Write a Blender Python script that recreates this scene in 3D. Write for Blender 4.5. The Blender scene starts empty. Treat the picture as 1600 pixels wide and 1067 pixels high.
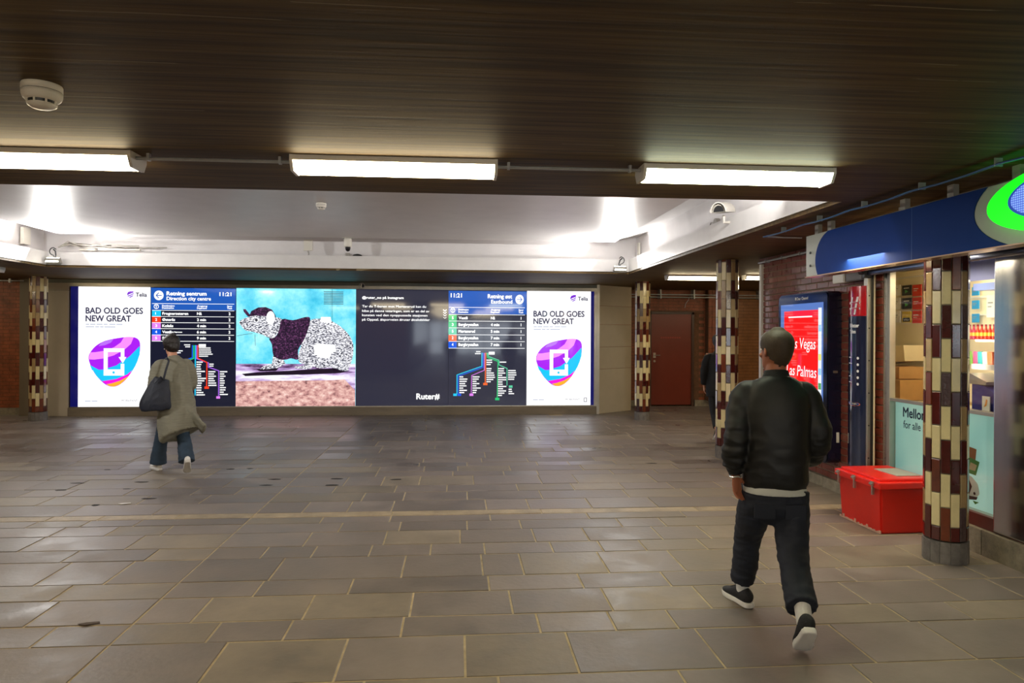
import bpy, bmesh, math, random
from mathutils import Vector, Matrix, noise
from math import sin, cos, pi, radians as R
random.seed(7)
rnd = random.Random(11)
SC = bpy.context.scene
COL = SC.collection

# ------------------------------------------------------------------ camera
# world: +Y runs along the slab joints towards the screen wall, X to the right, floor at z = 0
PSI, RHO, F_PX, EYE, CY0 = R(4.55), 0.005, 1067.0, 1.72, 519.4
cam = bpy.data.cameras.new('camera'); camo = bpy.data.objects.new('camera', cam); COL.objects.link(camo)
camo.location = (0, 0, EYE)
camo.rotation_euler = (Matrix.Rotation(-PSI, 3, 'Z') @ Matrix.Rotation(R(90), 3, 'X') @ Matrix.Rotation(RHO, 3, 'Z')).to_euler()
cam.sensor_width = 36.0; cam.lens = 36.0 * F_PX / 1600.0
cam.shift_y = (CY0 - 533.5) / 1600.0
cam.clip_start = 0.05; cam.clip_end = 200
SC.camera = camo

# ------------------------------------------------------------------ view + world + large lights
SC.view_settings.view_transform = 'Standard'; SC.view_settings.look = 'None'
SC.view_settings.exposure = 0.26; SC.view_settings.gamma = 1.0
SC.view_settings.use_curve_mapping = False
W = bpy.data.worlds.new('world'); SC.world = W; W.use_nodes = True
bg = W.node_tree.nodes['Background']; bg.inputs[0].default_value = (0.9, 0.88, 0.85, 1); bg.inputs[1].default_value = 0.12

TUBE_POWER = 21.0        # radiance of the fluorescent diffusers
FLOOD_POWER = 56.0      # corner floodlights in the ceiling recess
SHOP_POWER = 95.0

def area(name, loc, direction, sx, sy, power, color):
    l = bpy.data.lights.new(name, 'AREA'); l.shape = 'RECTANGLE'; l.size = sx; l.size_y = sy; l.energy = power; l.color = color
    o = bpy.data.objects.new(name, l); COL.objects.link(o); o.location = loc
    o.rotation_euler = Vector(direction).to_track_quat('-Z', 'Y').to_euler()
    return o

# ------------------------------------------------------------------ measuring helper: photograph pixel -> point on a real plane
def hit(px, py, ax, val):
    a = px - 800; b = CY0 - py
    u = a * cos(RHO) - b * sin(RHO); v = b * cos(RHO) + a * sin(RHO)
    r = (u / F_PX * cos(PSI) + sin(PSI), -u / F_PX * sin(PSI) + cos(PSI), v / F_PX)
    t = val / r[0] if ax == 'X' else val / r[1] if ax == 'Y' else (val - EYE) / r[2]
    return Vector((t * r[0], t * r[1], t * r[2] + EYE))

# ------------------------------------------------------------------ colours and materials
def lin(c):
    if isinstance(c, str):
        c = c.lstrip('#'); c = [int(c[i:i + 2], 16) / 255 for i in (0, 2, 4)]
    return tuple((x / 12.92 if x <= 0.04045 else ((x + 0.055) / 1.055) ** 2.4) for x in c)

MATS = {}
def mat(name, col, rough=0.5, metal=0.0, var=0.0, vscale=6.0, stretch=(1, 1, 1), bump=0.0, bscale=40.0, col2=None, rand=0.0,
        spec=0.5, coat=0.0, rvar=0.0, bdist=0.01, emit=None, estr=0.0):
    if name in MATS: return MATS[name]
    m = bpy.data.materials.new(name); m.use_nodes = True; nt = m.node_tree; N = nt.nodes; L = nt.links
    b = N['Principled BSDF']; c = lin(col)
    b.inputs['Roughness'].default_value = rough; b.inputs['Metallic'].default_value = metal
    b.inputs['Specular IOR Level'].default_value = spec; b.inputs['Coat Weight'].default_value = coat
    b.inputs['Coat Roughness'].default_value = 0.08
    out = None
    if var > 0 or bump > 0 or col2 or rvar > 0:
        tc = N.new('ShaderNodeTexCoord'); mp = N.new('ShaderNodeMapping'); mp.inputs['Scale'].default_value = stretch
        L.new(tc.outputs['Object'], mp.inputs[0])
        src = mp.outputs[0]
        if rand > 0:
            oi = N.new('ShaderNodeObjectInfo'); ml = N.new('ShaderNodeMath'); ml.operation = 'MULTIPLY'; ml.inputs[1].default_value = 97.0
            L.new(oi.outputs['Random'], ml.inputs[0])
            va = N.new('ShaderNodeVectorMath'); va.operation = 'ADD'; L.new(src, va.inputs[0]); L.new(ml.outputs[0], va.inputs[1]); src = va.outputs[0]
        nz = N.new('ShaderNodeTexNoise'); nz.inputs['Scale'].default_value = vscale; nz.inputs['Detail'].default_value = 7
        nz.inputs['Roughness'].default_value = 0.62
        L.new(src, nz.inputs['Vector'])
        rm = N.new('ShaderNodeMapRange'); rm.inputs[1].default_value = 0.3; rm.inputs[2].default_value = 0.7
        L.new(nz.outputs[0], rm.inputs[0])
        mx = N.new('ShaderNodeMix'); mx.data_type = 'RGBA'
        c2 = lin(col2) if col2 else tuple(max(0, x * (1 - var)) for x in c)
        c1 = c if col2 else tuple(min(1, x * (1 + var * 0.6)) for x in c)
        mx.inputs[6].default_value = (*c2, 1); mx.inputs[7].default_value = (*c1, 1)
        L.new(rm.outputs[0], mx.inputs[0]); out = mx.outputs[2]
        if rvar > 0:
            rr = N.new('ShaderNodeMapRange'); rr.inputs[3].default_value = max(0.02, rough - rvar); rr.inputs[4].default_value = rough + rvar
            L.new(nz.outputs[0], rr.inputs[0]); rr.inputs[1].default_value = .3; rr.inputs[2].default_value = .7
            L.new(rr.outputs[0], b.inputs['Roughness'])
        if bump > 0:
            n2 = N.new('ShaderNodeTexNoise'); n2.inputs['Scale'].default_value = bscale; n2.inputs['Detail'].default_value = 6
            L.new(src, n2.inputs['Vector'])
            bp = N.new('ShaderNodeBump'); bp.inputs['Strength'].default_value = bump; bp.inputs['Distance'].default_value = bdist
            L.new(n2.outputs[0], bp.inputs['Height']); L.new(bp.outputs[0], b.inputs['Normal'])
    if rand > 0:
        oi = N.new('ShaderNodeObjectInfo')
        hs = N.new('ShaderNodeHueSaturation')
        mr = N.new('ShaderNodeMapRange'); mr.inputs[3].default_value = 1 - rand; mr.inputs[4].default_value = 1 + rand
        L.new(oi.outputs['Random'], mr.inputs[0]); L.new(mr.outputs[0], hs.inputs['Value'])
        if out: L.new(out, hs.inputs['Color'])
        else: hs.inputs['Color'].default_value = (*c, 1)
        out = hs.outputs[0]
    if out: L.new(out, b.inputs['Base Color'])
    else: b.inputs['Base Color'].default_value = (*c, 1)
    if emit is not None:
        b.inputs['Emission Color'].default_value = (*lin(emit), 1); b.inputs['Emission Strength'].default_value = estr
    MATS[name] = m; return m

def led(name, col, strength=1.0, rough=0.06):
    """a lit display surface behind glass: black glossy body that emits its own colour"""
    if name in MATS: return MATS[name]
    m = bpy.data.materials.new(name); m.use_nodes = True; b = m.node_tree.nodes['Principled BSDF']
    b.inputs['Base Color'].default_value = (0.012, 0.012, 0.016, 1); b.inputs['Roughness'].default_value = rough
    b.inputs['Emission Color'].default_value = (*lin(col), 1); b.inputs['Emission Strength'].default_value = strength
    MATS[name] = m; return m

def led_tex(name, cols, scale, stretch=(1, 1, 1), strength=1.0, contrast=(0.4, 0.6), kind='noise', detail=8, rot=0.0):
    """lit picture area whose print varies (picture content of a display)"""
    m = bpy.data.materials.new(name); m.use_nodes = True; nt = m.node_tree; N = nt.nodes; L = nt.links
    b = N['Principled BSDF']; b.inputs['Base Color'].default_value = (0.012, 0.012, 0.016, 1); b.inputs['Roughness'].default_value = 0.06
    tc = N.new('ShaderNodeTexCoord'); mp = N.new('ShaderNodeMapping'); mp.inputs['Scale'].default_value = stretch
    mp.inputs['Rotation'].default_value = (0, rot, 0)
    L.new(tc.outputs['Object'], mp.inputs[0])
    if kind == 'noise':
        t = N.new('ShaderNodeTexNoise'); t.inputs['Detail'].default_value = detail; t.inputs['Roughness'].default_value = 0.65
    else:
        t = N.new('ShaderNodeTexVoronoi'); t.feature = 'DISTANCE_TO_EDGE'
    t.inputs['Scale'].default_value = scale; L.new(mp.outputs[0], t.inputs['Vector'])
    r = N.new('ShaderNodeValToRGB'); L.new(t.outputs[0], r.inputs[0])
    el = r.color_ramp.elements; n = len(cols)
    for i, c in enumerate(cols):
        p = contrast[0] + (contrast[1] - contrast[0]) * i / (n - 1)
        if i < 2: e = el[i]; e.position = p
        else: e = el.new(p)
        e.color = (*lin(c), 1)
    L.new(r.outputs[0], b.inputs['Emission Color']); b.inputs['Emission Strength'].default_value = strength
    MATS[name] = m; return m

# ------------------------------------------------------------------ mesh helpers
def put(o, parent=None):
    COL.objects.link(o)
    if parent is not None: o.parent = parent
    return o
def obj(name, bm, m=None, parent=None, smooth=False, loc=None):
    me = bpy.data.meshes.new(name); bmesh.ops.recalc_face_normals(bm, faces=bm.faces[:]) if bm.faces and not smooth == 'keep' else None
    bm.to_mesh(me); bm.free()
    if m is not None:
        for x in (m if isinstance(m, (list, tuple)) else [m]): me.materials.append(x)
    if smooth:
        for p in me.polygons: p.use_smooth = True
    o = bpy.data.objects.new(name, me); put(o, parent)
    if loc is not None: o.location = loc
    return o
def thing(name, label, cat, loc=(0, 0, 0), rz=0.0, group=None):
    o = bpy.data.objects.new(name, None); COL.objects.link(o); o.empty_display_size = 0.1
    o.location = loc; o.rotation_euler = (0, 0, rz); tag(o, label, cat, group); return o
def tag(o, label=None, cat=None, group=None, kind=None):
    if label: o['label'] = label
    if cat: o['category'] = cat
    if group: o['group'] = group
    if kind: o['kind'] = kind
    return o
def struct(name, bm, m, parent=None, label=None):
    o = obj(name, bm, m, parent)
    if parent is None: o['kind'] = 'structure'
    if label: o['label'] = label
    return o
def box(bm, x0, x1, y0, y1, z0, z1, bev=0.0, mi=0):
    vs = [bm.verts.new((x, y, z)) for x in (x0, x1) for y in (y0, y1) for z in (z0, z1)]
    fs = [bm.faces.new([vs[i] for i in f]) for f in ((0, 1, 3, 2), (4, 6, 7, 5), (0, 4, 5, 1), (2, 3, 7, 6), (0, 2, 6, 4), (1, 5, 7, 3))]
    for f in fs: f.material_index = mi
    if bev > 0:
        es = list({e for f in fs for e in f.edges})
        r = bmesh.ops.bevel(bm, geom=es, offset=bev, segments=2, profile=0.6, affect='EDGES')
        for f in r['faces']: f.material_index = mi
    return bm
def B(*a, **k): return box(bmesh.new(), *a, **k)
def cyl(bm, p0, p1, r, n=12, r2=None, cap=True):
    p0 = Vector(p0); p1 = Vector(p1); d = (p1 - p0).normalized(); r2 = r if r2 is None else r2
    a = d.orthogonal().normalized(); b = d.cross(a)
    A = [bm.verts.new(p0 + (a * cos(2 * pi * i / n) + b * sin(2 * pi * i / n)) * r) for i in range(n)]
    C = [bm.verts.new(p1 + (a * cos(2 * pi * i / n) + b * sin(2 * pi * i / n)) * r2) for i in range(n)]
    for i in range(n): bm.faces.new((A[i], A[(i + 1) % n], C[(i + 1) % n], C[i]))
    if cap: bm.faces.new(A[::-1]); bm.faces.new(C)
    return bm
def pipe(bm, pts, r, n=8):
    pts = [Vector(p) for p in pts]; prev = None; rings = []
    a = None
    for i, p in enumerate(pts):
        t = (pts[min(i + 1, len(pts) - 1)] - pts[max(i - 1, 0)]).normalized()
        if a is None: a = t.orthogonal().normalized()
        a = (a - t * a.dot(t)).normalized(); b = t.cross(a)
        rings.append([bm.verts.new(p + (a * cos(2 * pi * k / n) + b * sin(2 * pi * k / n)) * r) for k in range(n)])
    for A, C in zip(rings, rings[1:]):
        for k in range(n): bm.faces.new((A[k], A[(k + 1) % n], C[(k + 1) % n], C[k]))
    bm.faces.new(rings[0][::-1]); bm.faces.new(rings[-1])
    return bm
def lathe(bm, prof, n=24, c=(0, 0, 0)):
    rings = []
    for r, z in prof:
        rings.append([bm.verts.new((c[0] + max(r, 1e-4) * cos(2 * pi * k / n), c[1] + max(r, 1e-4) * sin(2 * pi * k / n), c[2] + z)) for k in range(n)])
    for A, C in zip(rings, rings[1:]):
        for k in range(n): bm.faces.new((A[k], A[(k + 1) % n], C[(k + 1) % n], C[k]))
    bm.faces.new(rings[0][::-1]); bm.faces.new(rings[-1])
    return bm
def prism(bm, pts, ext):
    """closed outline (3D points) extruded by vector ext"""
    a = [bm.verts.new(Vector(p)) for p in pts]; ext = Vector(ext); b = [bm.verts.new(Vector(p) + ext) for p in pts]
    n = len(a); bm.faces.new(a); bm.faces.new(b[::-1])
    for i in range(n): bm.faces.new((a[i], b[i], b[(i + 1) % n], a[(i + 1) % n]))
    return bm
def xform(bm, M): bmesh.ops.transform(bm, matrix=M, verts=bm.verts[:]); return bm

# plane helper for flat print: P(u, v) with origin, right and up vectors
class Plane:
    def __init__(s, o, right, up, nrm): s.o = Vector(o); s.r = Vector(right).normalized(); s.u = Vector(up).normalized(); s.n = Vector(nrm).normalized()
    def at(s, u, v, e=0.0): return s.o + s.r * u + s.u * v + s.n * e
def poly(bm, pl, pts, e, mi=0):
    f = bm.faces.new([bm.verts.new(pl.at(u, v, e)) for u, v in pts]); f.material_index = mi; return f
def smooth2(pts, m=3):
    n = len(pts); out = []
    for i in range(n):
        p0, p1, p2, p3 = pts[i - 1], pts[i], pts[(i + 1) % n], pts[(i + 2) % n]
        for k in range(m):
            t = k / m; out.append(tuple(.5 * (2 * b + (c - a) * t + (2 * a - 5 * b + 4 * c - d) * t * t + (3 * b - a - 3 * c + d) * t ** 3) for a, b, c, d in zip(p0, p1, p2, p3)))
    return out
def rect(bm, pl, u0, u1, v0, v1, e, mi=0): return poly(bm, pl, [(u0, v0), (u1, v0), (u1, v1), (u0, v1)], e, mi)
def pline(bm, pl, pts, w, e, mi=0):
    pts = [Vector(p) for p in pts]
    for a, b in zip(pts, pts[1:]):
        d = (b - a).normalized(); n = Vector((-d.y, d.x)) * w / 2; d = d * w * 0.4
        poly(bm, pl, [(a - n - d)[:], (b - n + d)[:], (b + n + d)[:], (a + n - d)[:]], e, mi)
def disc(bm, pl, cu, cv, r, e, mi=0, n=20, rv=None):
    rv = rv or r
    poly(bm, pl, [(cu + r * cos(2 * pi * k / n), cv + rv * sin(2 * pi * k / n)) for k in range(n)], e, mi)
_TX = {}
def glyphs(s):
    if s in _TX: return _TX[s]
    c = bpy.data.curves.new('txt', 'FONT'); c.body = s; c.resolution_u = 3; c.fill_mode = 'FRONT'
    o = bpy.data.objects.new('txt', c); COL.objects.link(o); bpy.context.view_layer.update()
    dg = bpy.context.evaluated_depsgraph_get(); me = bpy.data.meshes.new_from_object(o.evaluated_get(dg))
    vs = [(v.co.x, v.co.y) for v in me.vertices]; fs = [tuple(p.vertices) for p in me.polygons]
    bpy.data.objects.remove(o); bpy.data.curves.remove(c); bpy.data.meshes.remove(me)
    _TX[s] = (vs, fs); return _TX[s]
CAP = 0.69
def text(bm, pl, s, u, v, width, cap, e, mi=0, bold=0.0, slant=0.0, align='L'):
    """lettering: left end u, baseline v, total width and capital height in metres"""
    vs, fs = glyphs(s)
    if not vs: return
    x0 = min(a for a, b in vs); x1 = max(a for a, b in vs); sx = width / max(1e-6, x1 - x0); sy = cap / CAP
    if align == 'R': u = u - width
    if align == 'C': u = u - width / 2
    offs = [(0, 0)] if bold <= 0 else [(-bold, 0), (bold, 0), (0, -bold), (0, bold)]
    for j, (ox, oy) in enumerate(offs):
        V = [bm.verts.new(pl.at(u + (a - x0) * sx + b * sy * slant + ox, v + b * sy + oy, e + j * 0.00015)) for a, b in vs]
        for f in fs:
            try: q = bm.faces.new([V[i] for i in f]); q.material_index = mi
            except ValueError: pass
FINE = ('station_names', 'small_print', 'lettering', 'packet_print', 'picture_strip', 'print', 'line_print', 'door_sign', 'arrow_symbol')
def flat(name, bm, mats, parent):
    """flat print keeps the facing it was drawn with"""
    me = bpy.data.meshes.new(name); bm.to_mesh(me); bm.free()
    for x in (mats if isinstance(mats, (list, tuple)) else [mats]): me.materials.append(x)
    o = bpy.data.objects.new(name, me)
    if name in FINE: o['kind'] = 'stuff'
    return put(o, parent)

# ================================================================== MATERIALS
CH = 2.74                                              # underside of the dark concrete ceiling
m_mortar_floor = mat('floor_joint_mortar', '#b8a684', 0.85, var=0.3, vscale=9, bump=0.4, bscale=60)
def slab_mat():
    m = mat('slate_slab', '#7f756f', 0.50, var=0.30, vscale=2.6, rand=0.17, bump=0.35, bscale=26, rvar=0.12, bdist=0.006)
    return m
m_slab = slab_mat()
m_slab2 = mat('slate_slab_warm', '#877c6e', 0.52, var=0.3, vscale=3.4, rand=0.14, bump=0.4, bscale=20, rvar=0.12, bdist=0.006)
m_strip = mat('pale_stone_strip', '#a8977d', 0.55, var=0.3, vscale=5, bump=0.4, bscale=40, rand=0.08)
m_white = mat('white_painted_concrete', '#e6e3e3', 0.42, var=0.05, vscale=3, bump=0.25, bscale=35, bdist=0.004)
m_whiteboard = mat('white_trim_paint', '#e2e0de', 0.35, var=0.06, vscale=4)
m_brown = mat('brown_trim', '#4a3428', 0.45, var=0.2)
m_darkpaint = mat('dark_brown_paint', '#2c2620', 0.45, var=0.2)
m_granite = mat('granite_kerb', '#8d8471', 0.6, var=0.4, vscale=12, bump=0.5, bscale=60, rand=0.1)
m_granite_d = mat('dark_granite', '#6e6862', 0.6, var=0.4, vscale=14, bump=0.5, bscale=60, rand=0.15)
m_brick = mat('glazed_red_brick', '#7a3a2a', 0.33, var=0.35, vscale=7, rand=0.22, bump=0.5, bscale=30, coat=0.35, rvar=0.08, bdist=0.004)
m_brick_far = mat('red_brick', '#8f4c2b', 0.5, var=0.45, vscale=5, bump=0.5, bscale=30)
m_joint = mat('brick_mortar', '#8d7a62', 0.9, var=0.3, vscale=14)
m_joint_d = mat('brick_mortar_dark', '#6b4a32', 0.9, var=0.3, vscale=14)
m_steel = mat('brushed_steel', '#b9b8bd', 0.22, metal=1.0, var=0.12, vscale=8, stretch=(1, 1, 0.05), rvar=0.06)
m_steel_m = mat('satin_aluminium', '#b9b3a6', 0.38, metal=0.9, var=0.1, vscale=5)
m_gal = mat('galvanised_conduit', '#a9aaa8', 0.35, metal=0.35, var=0.15, vscale=20)
m_plastic = mat('white_plastic', '#e4e0d4', 0.35)
m_greyplastic = mat('grey_plastic', '#a9a49b', 0.45)
m_black = mat('black_plastic', '#121214', 0.4)
m_blackgloss = mat('black_gloss', '#0b0d18', 0.12, coat=0.5)
m_beige = mat('beige_wall_panel', '#b9ad95', 0.42, var=0.10, vscale=1.5, rand=0.03)
m_tube_w = mat('diffuser_warm', '#ffffff', 0.4, emit=(1.0, 0.92, 0.755), estr=TUBE_POWER)
m_tube_g = mat('diffuser_cool', '#ffffff', 0.4, emit=(0.965, 1.0, 0.86), estr=TUBE_POWER)

# dark board-marked concrete: planks run along X
def ceiling_mat():
    m = bpy.data.materials.new('board_marked_dark_concrete'); m.use_nodes = True; N = m.node_tree.nodes; L = m.node_tree.links; b = N['Principled BSDF']
    tc = N.new('ShaderNodeTexCoord')
    def nz(scale, st, det=6):
        mp = N.new('ShaderNodeMapping'); mp.inputs['Scale'].default_value = st; L.new(tc.outputs['Object'], mp.inputs[0])
        t = N.new('ShaderNodeTexNoise'); t.inputs['Scale'].default_value = scale; t.inputs['Detail'].default_value = det; L.new(mp.outputs[0], t.inputs['Vector']); return t
    grain = nz(9, (0.12, 3.2, 1)); cloud = nz(0.9, (0.5, 1.4, 1), 3)
    sep = N.new('ShaderNodeSeparateXYZ'); L.new(tc.outputs['Object'], sep.inputs[0])
    wob = N.new('ShaderNodeMath'); wob.operation = 'MULTIPLY_ADD'; L.new(sep.outputs[1], wob.inputs[0]); wob.inputs[1].default_value = 7.2; 
    L.new(cloud.outputs[0], wob.inputs[2])
    fr = N.new('ShaderNodeMath'); fr.operation = 'FRACT'; L.new(wob.outputs[0], fr.inputs[0])
    line = N.new('ShaderNodeMath'); line.operation = 'LESS_THAN'; L.new(fr.outputs[0], line.inputs[0]); line.inputs[1].default_value = 0.035
    brk = nz(2.2, (0.35, 6, 1), 4)
    gate = N.new('ShaderNodeMath'); gate.operation = 'GREATER_THAN'; L.new(brk.outputs[0], gate.inputs[0]); gate.inputs[1].default_value = 0.57
    ml = N.new('ShaderNodeMath'); ml.operation = 'MULTIPLY'; L.new(line.outputs[0], ml.inputs[0]); L.new(gate.outputs[0], ml.inputs[1])
    r = N.new('ShaderNodeValToRGB'); L.new(grain.outputs[0], r.inputs[0])
    r.color_ramp.elements[0].position = 0.36; r.color_ramp.elements[0].color = (*lin('#43331a'), 1)
    r.color_ramp.elements[1].position = 0.66; r.color_ramp.elements[1].color = (*lin('#66502a'), 1)
    mx = N.new('ShaderNodeMix'); mx.data_type = 'RGBA'; L.new(ml.outputs[0], mx.inputs[0]); L.new(r.outputs[0], mx.inputs[6]); mx.inputs[7].default_value = (*lin('#8a7a5a'), 1)
    L.new(mx.outputs[2], b.inputs['Base Color'])
    b.inputs['Roughness'].default_value = 0.62; b.inputs['Specular IOR Level'].default_value = 0.2
    ad = N.new('ShaderNodeMath'); ad.operation = 'MULTIPLY_ADD'; L.new(line.outputs[0], ad.inputs[0]); ad.inputs[1].default_value = -0.5; L.new(grain.outputs[0], ad.inputs[2])
    bp = N.new('ShaderNodeBump'); bp.inputs['Strength'].default_value = 0.2; bp.inputs['Distance'].default_value = 0.008; L.new(ad.outputs[0], bp.inputs['Height']); L.new(bp.outputs[0], b.inputs['Normal'])
    return m
m_ceil = ceiling_mat()

# ================================================================== ROOM SHELL
XW, YS = 4.13, 14.30          # shop-side wall plane, face of the display wall
RX0, RX1, RY0, RY1 = -6.60, 2.95, 5.05, 11.60     # opening of the raised white ceiling recess
fl = struct('floor', B(-13, 9, -23, 17, -0.25, -0.004), m_mortar_floor)

# --- slate slabs: the rows and joints measured from the photograph, then regular bond beyond
rows = [(3.05, 3.415, []), (3.415, 3.891, [-1.89, -1.256, -0.603, 0.047, 0.624, 1.386, 2.2]), (3.891, 4.164, [-2.306, -1.89, -1.383, -0.967, -0.314, 0.485, 0.926, 1.296, 2.05]),
        (4.164, 4.549, [-2.501, -1.89, -1.565, -0.92, -0.282, 0.347, 0.969, 1.6]), (4.549, 4.831, [-2.573, -1.89, -1.32, -0.712, 0.221, 0.859, 1.464]),
        (4.831, 5.305, [-2.388, -1.89, -1.296, -0.387, 0.188, 0.481, 1.097, 1.663]), (5.305, 5.585, [-2.328, -1.89, -1.489, -1.111, -0.675, -0.204, 0.221, 0.76, 1.16, 1.505, 2.003]),
        (5.585, 5.967, [-2.6, -1.89, -1.231, -0.594, 0.029, 0.652, 1.099, 1.721]), (5.967, 6.25, [-1.89, -1.019, -0.5, 0.092, 0.571, 1.472, 1.872]),
        (6.25, 6.459, []), (6.459, 6.621, 'strip'), (6.621, 7.036, []), (7.036, 7.407, []), (7.407, 7.734, []), (7.734, 8.217, []), (8.217, 8.483, []), (8.483, 8.807, []), (8.807, 9.068, [])]
y = 9.068
while y < 15.7:
    h = rnd.choice([0.27, 0.33, 0.38, 0.30, 0.45]); rows.append((y, min(y + h, 15.8), [])); y += h
sid = 0
def slab_bm(L_, Wd, t=0.03):
    bm = bmesh.new(); g = 0.0065; ch = 0.003
    x0, x1, y0, y1 = g, L_ - g, g, Wd - g
    a = [bm.verts.new(p) for p in ((x0, y0, -t), (x1, y0, -t), (x1, y1, -t), (x0, y1, -t))]
    b = [bm.verts.new(p) for p in ((x0, y0, -ch * .6), (x1, y0, -ch * .6), (x1, y1, -ch * .6), (x0, y1, -ch * .6))]
    c = [bm.verts.new(p) for p in ((x0 + ch, y0 + ch, 0), (x1 - ch, y0 + ch, 0), (x1 - ch, y1 - ch, 0), (x0 + ch, y1 - ch, 0))]
    for i in range(4):
        j = (i + 1) % 4; bm.faces.new((a[i], a[j], b[j], b[i])); bm.faces.new((b[i], b[j], c[j], c[i]))
    bm.faces.new(c); return bm
rest = bmesh.new(); nslab = 0
slabs = []
for (y0, y1, js) in rows:
    strip = js == 'strip'
    if strip: js = []
    xs = sorted(js) if js else [-1.89]
    while xs[-1] < (4.13 if y1 < 9 else 8.6): xs.append(xs[-1] + (rnd.uniform(0.9, 1.6) if strip else rnd.choice([0.42, 0.56, 0.62, 0.66, 0.78, 0.92])))
    while xs[0] > -12.8: xs.insert(0, xs[0] - rnd.choice([0.45, 0.6, 0.68, 0.8, 0.95]))
    for a, b in zip(xs, xs[1:]):
        b = min(b, 4.14 if y1 < 9 else 8.9)
        if b - a < 0.05: continue
        d = (y0 + y1) / 2
        uL = (a - d * 0.08) / d; uR = (b - d * 0.08) / d
        vis = uR > -0.76 and uL < 0.74 and y1 > 3.35
        slabs.append((a, b, y0, y1, strip, vis))
slabs.sort(key=lambda s: -((s[5]) * 1e6 + (s[4] and s[5]) * 1e6 + (s[1] - s[0]) * (s[3] - s[2]) / ((s[2] + s[3]) / 2) ** 3))
for i, (a, b, y0, y1, strip, vis) in enumerate(slabs):
    if vis and i < 298:
        o = obj('paving_slab', slab_bm(b - a, y1 - y0), m_strip if strip else (m_slab2 if rnd.random() < 0.22 + 0.25 * (a > 1.2) else m_slab), fl)
        o.location = (a, y0, rnd.uniform(-0.0012, 0.0012) * (1.6 if y0 > 7 else 1))
        o.rotation_euler = (rnd.gauss(0, 0.0016), rnd.gauss(0, 0.0016), 0)
    else:
        z = rnd.uniform(-0.002, 0.0015); t1 = rnd.gauss(0, 0.0022); t2 = rnd.gauss(0, 0.0022); tmp = slab_bm(b - a, y1 - y0)
        xform(tmp, Matrix.Translation((a, y0, z)) @ Matrix.Rotation(t1, 4, 'X') @ Matrix.Rotation(t2, 4, 'Y'))
        me = bpy.data.meshes.new('t'); tmp.to_mesh(me); tmp.free(); rest.from_mesh(me); bpy.data.meshes.remove(me)
bm = rest
y = 3.05
while y > -22:
    h = rnd.choice([0.27, 0.38, 0.48]); x = -12.8 + rnd.random() * .5
    while x < 4.1:
        L_ = rnd.choice([0.6, 0.75, 0.95]); xe = min(x + L_, 4.13)
        tmp = slab_bm(xe - x, h); xform(tmp, Matrix.Translation((x, y - h, rnd.uniform(-0.001, 0.001))))
        me = bpy.data.meshes.new('t'); tmp.to_mesh(me); tmp.free(); bm.from_mesh(me); bpy.data.meshes.remove(me); x = xe
    y -= h
tag(obj('paving_slabs', bm, mat('slate_slab_far', '#7c736d', 0.38, var=0.38, vscale=1.3, bump=0.4, bscale=14, rvar=0.14, bdist=0.006), fl), kind='stuff')

# --- ceiling slab around the recess
bm = bmesh.new(); T = 0.24
box(bm, -13, 9, -23, RY0, CH, CH + T); box(bm, -13, 9, RY1, 17, CH, CH + T)
box(bm, -13, RX0, RY0, RY1, CH, CH + T); box(bm, RX1, 9, RY0, RY1, CH, CH + T)
struct('ceiling', bm, m_ceil)
# white fascia boards lining the opening (their lower 3 cm stays dark concrete)
def fascia(n, args): struct(n, B(*args), m_whiteboard)
fz0, fz1 = CH + 0.035, CH + T + 0.005
fascia('trim_1', (RX0, RX1, RY1 - 0.018, RY1 + 0.0, fz0, fz1)); fascia('trim_2', (RX0, RX0 + 0.018, RY0, RY1 - .018, fz0, fz1))
fascia('trim_3', (RX1 - 0.018, RX1, RY0, RY1 - .018, fz0, fz1)); fascia('trim_4', (RX0, RX1, RY0, RY0 + 0.018, fz0, fz1))
s = 0.16; zt = 3.42; z0 = CH + T
bm = bmesh.new(); box(bm, RX0 - s - .1, RX1 + s + .1, RY1 + s, RY1 + s + .1, z0, zt); struct('wall_recess_far', bm, m_white)
bm = bmesh.new(); box(bm, RX0 - s - .1, RX0 - s, RY0 - s, RY1 + s, z0, zt); struct('wall_recess_left', bm, m_white)
bm = bmesh.new(); box(bm, RX1 + s, RX1 + s + .1, RY0 - s, RY1 + s, z0, zt); struct('wall_recess_right', bm, m_white)
bm = bmesh.new(); box(bm, RX0 - s - .1, RX1 + s + .1, RY0 - s - .1, RY0 - s, z0, zt); struct('wall_recess_near', bm, m_white)
# raised ceiling with a bevelled rim that climbs to the recess walls
bm = bmesh.new(); c = 0.50; zc = 3.24; zr = 3.385
o_ = [(RX0 - s, RY0 - s, zr), (RX1 + s, RY0 - s, zr), (RX1 + s, RY1 + s, zr), (RX0 - s, RY1 + s, zr)]
i1 = [(RX0 - s + c, RY0 - s + c, zc + .05), (RX1 + s - c, RY0 - s + c, zc + .05), (RX1 + s - c, RY1 + s - c, zc + .05), (RX0 - s + c, RY1 + s - c, zc + .05)]
i2 = [(x, y_, zc) for x, y_, z in i1]
A = [bm.verts.new(p) for p in o_]; Bv = [bm.verts.new(p) for p in i1]; Cv = [bm.verts.new(p) for p in i2]; Dv = [bm.verts.new((p[0], p[1], 3.5)) for p in o_]
for i in range(4):
    j = (i + 1) % 4; bm.faces.new((A[i], A[j], Bv[j], Bv[i])); bm.faces.new((Bv[i], Bv[j], Cv[j], Cv[i])); bm.faces.new((A[i], Dv[i], Dv[j], A[j]))
bm.faces.new(Cv); bm.faces.new(Dv)
struct('ceiling_recess', bm, m_white)

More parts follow.
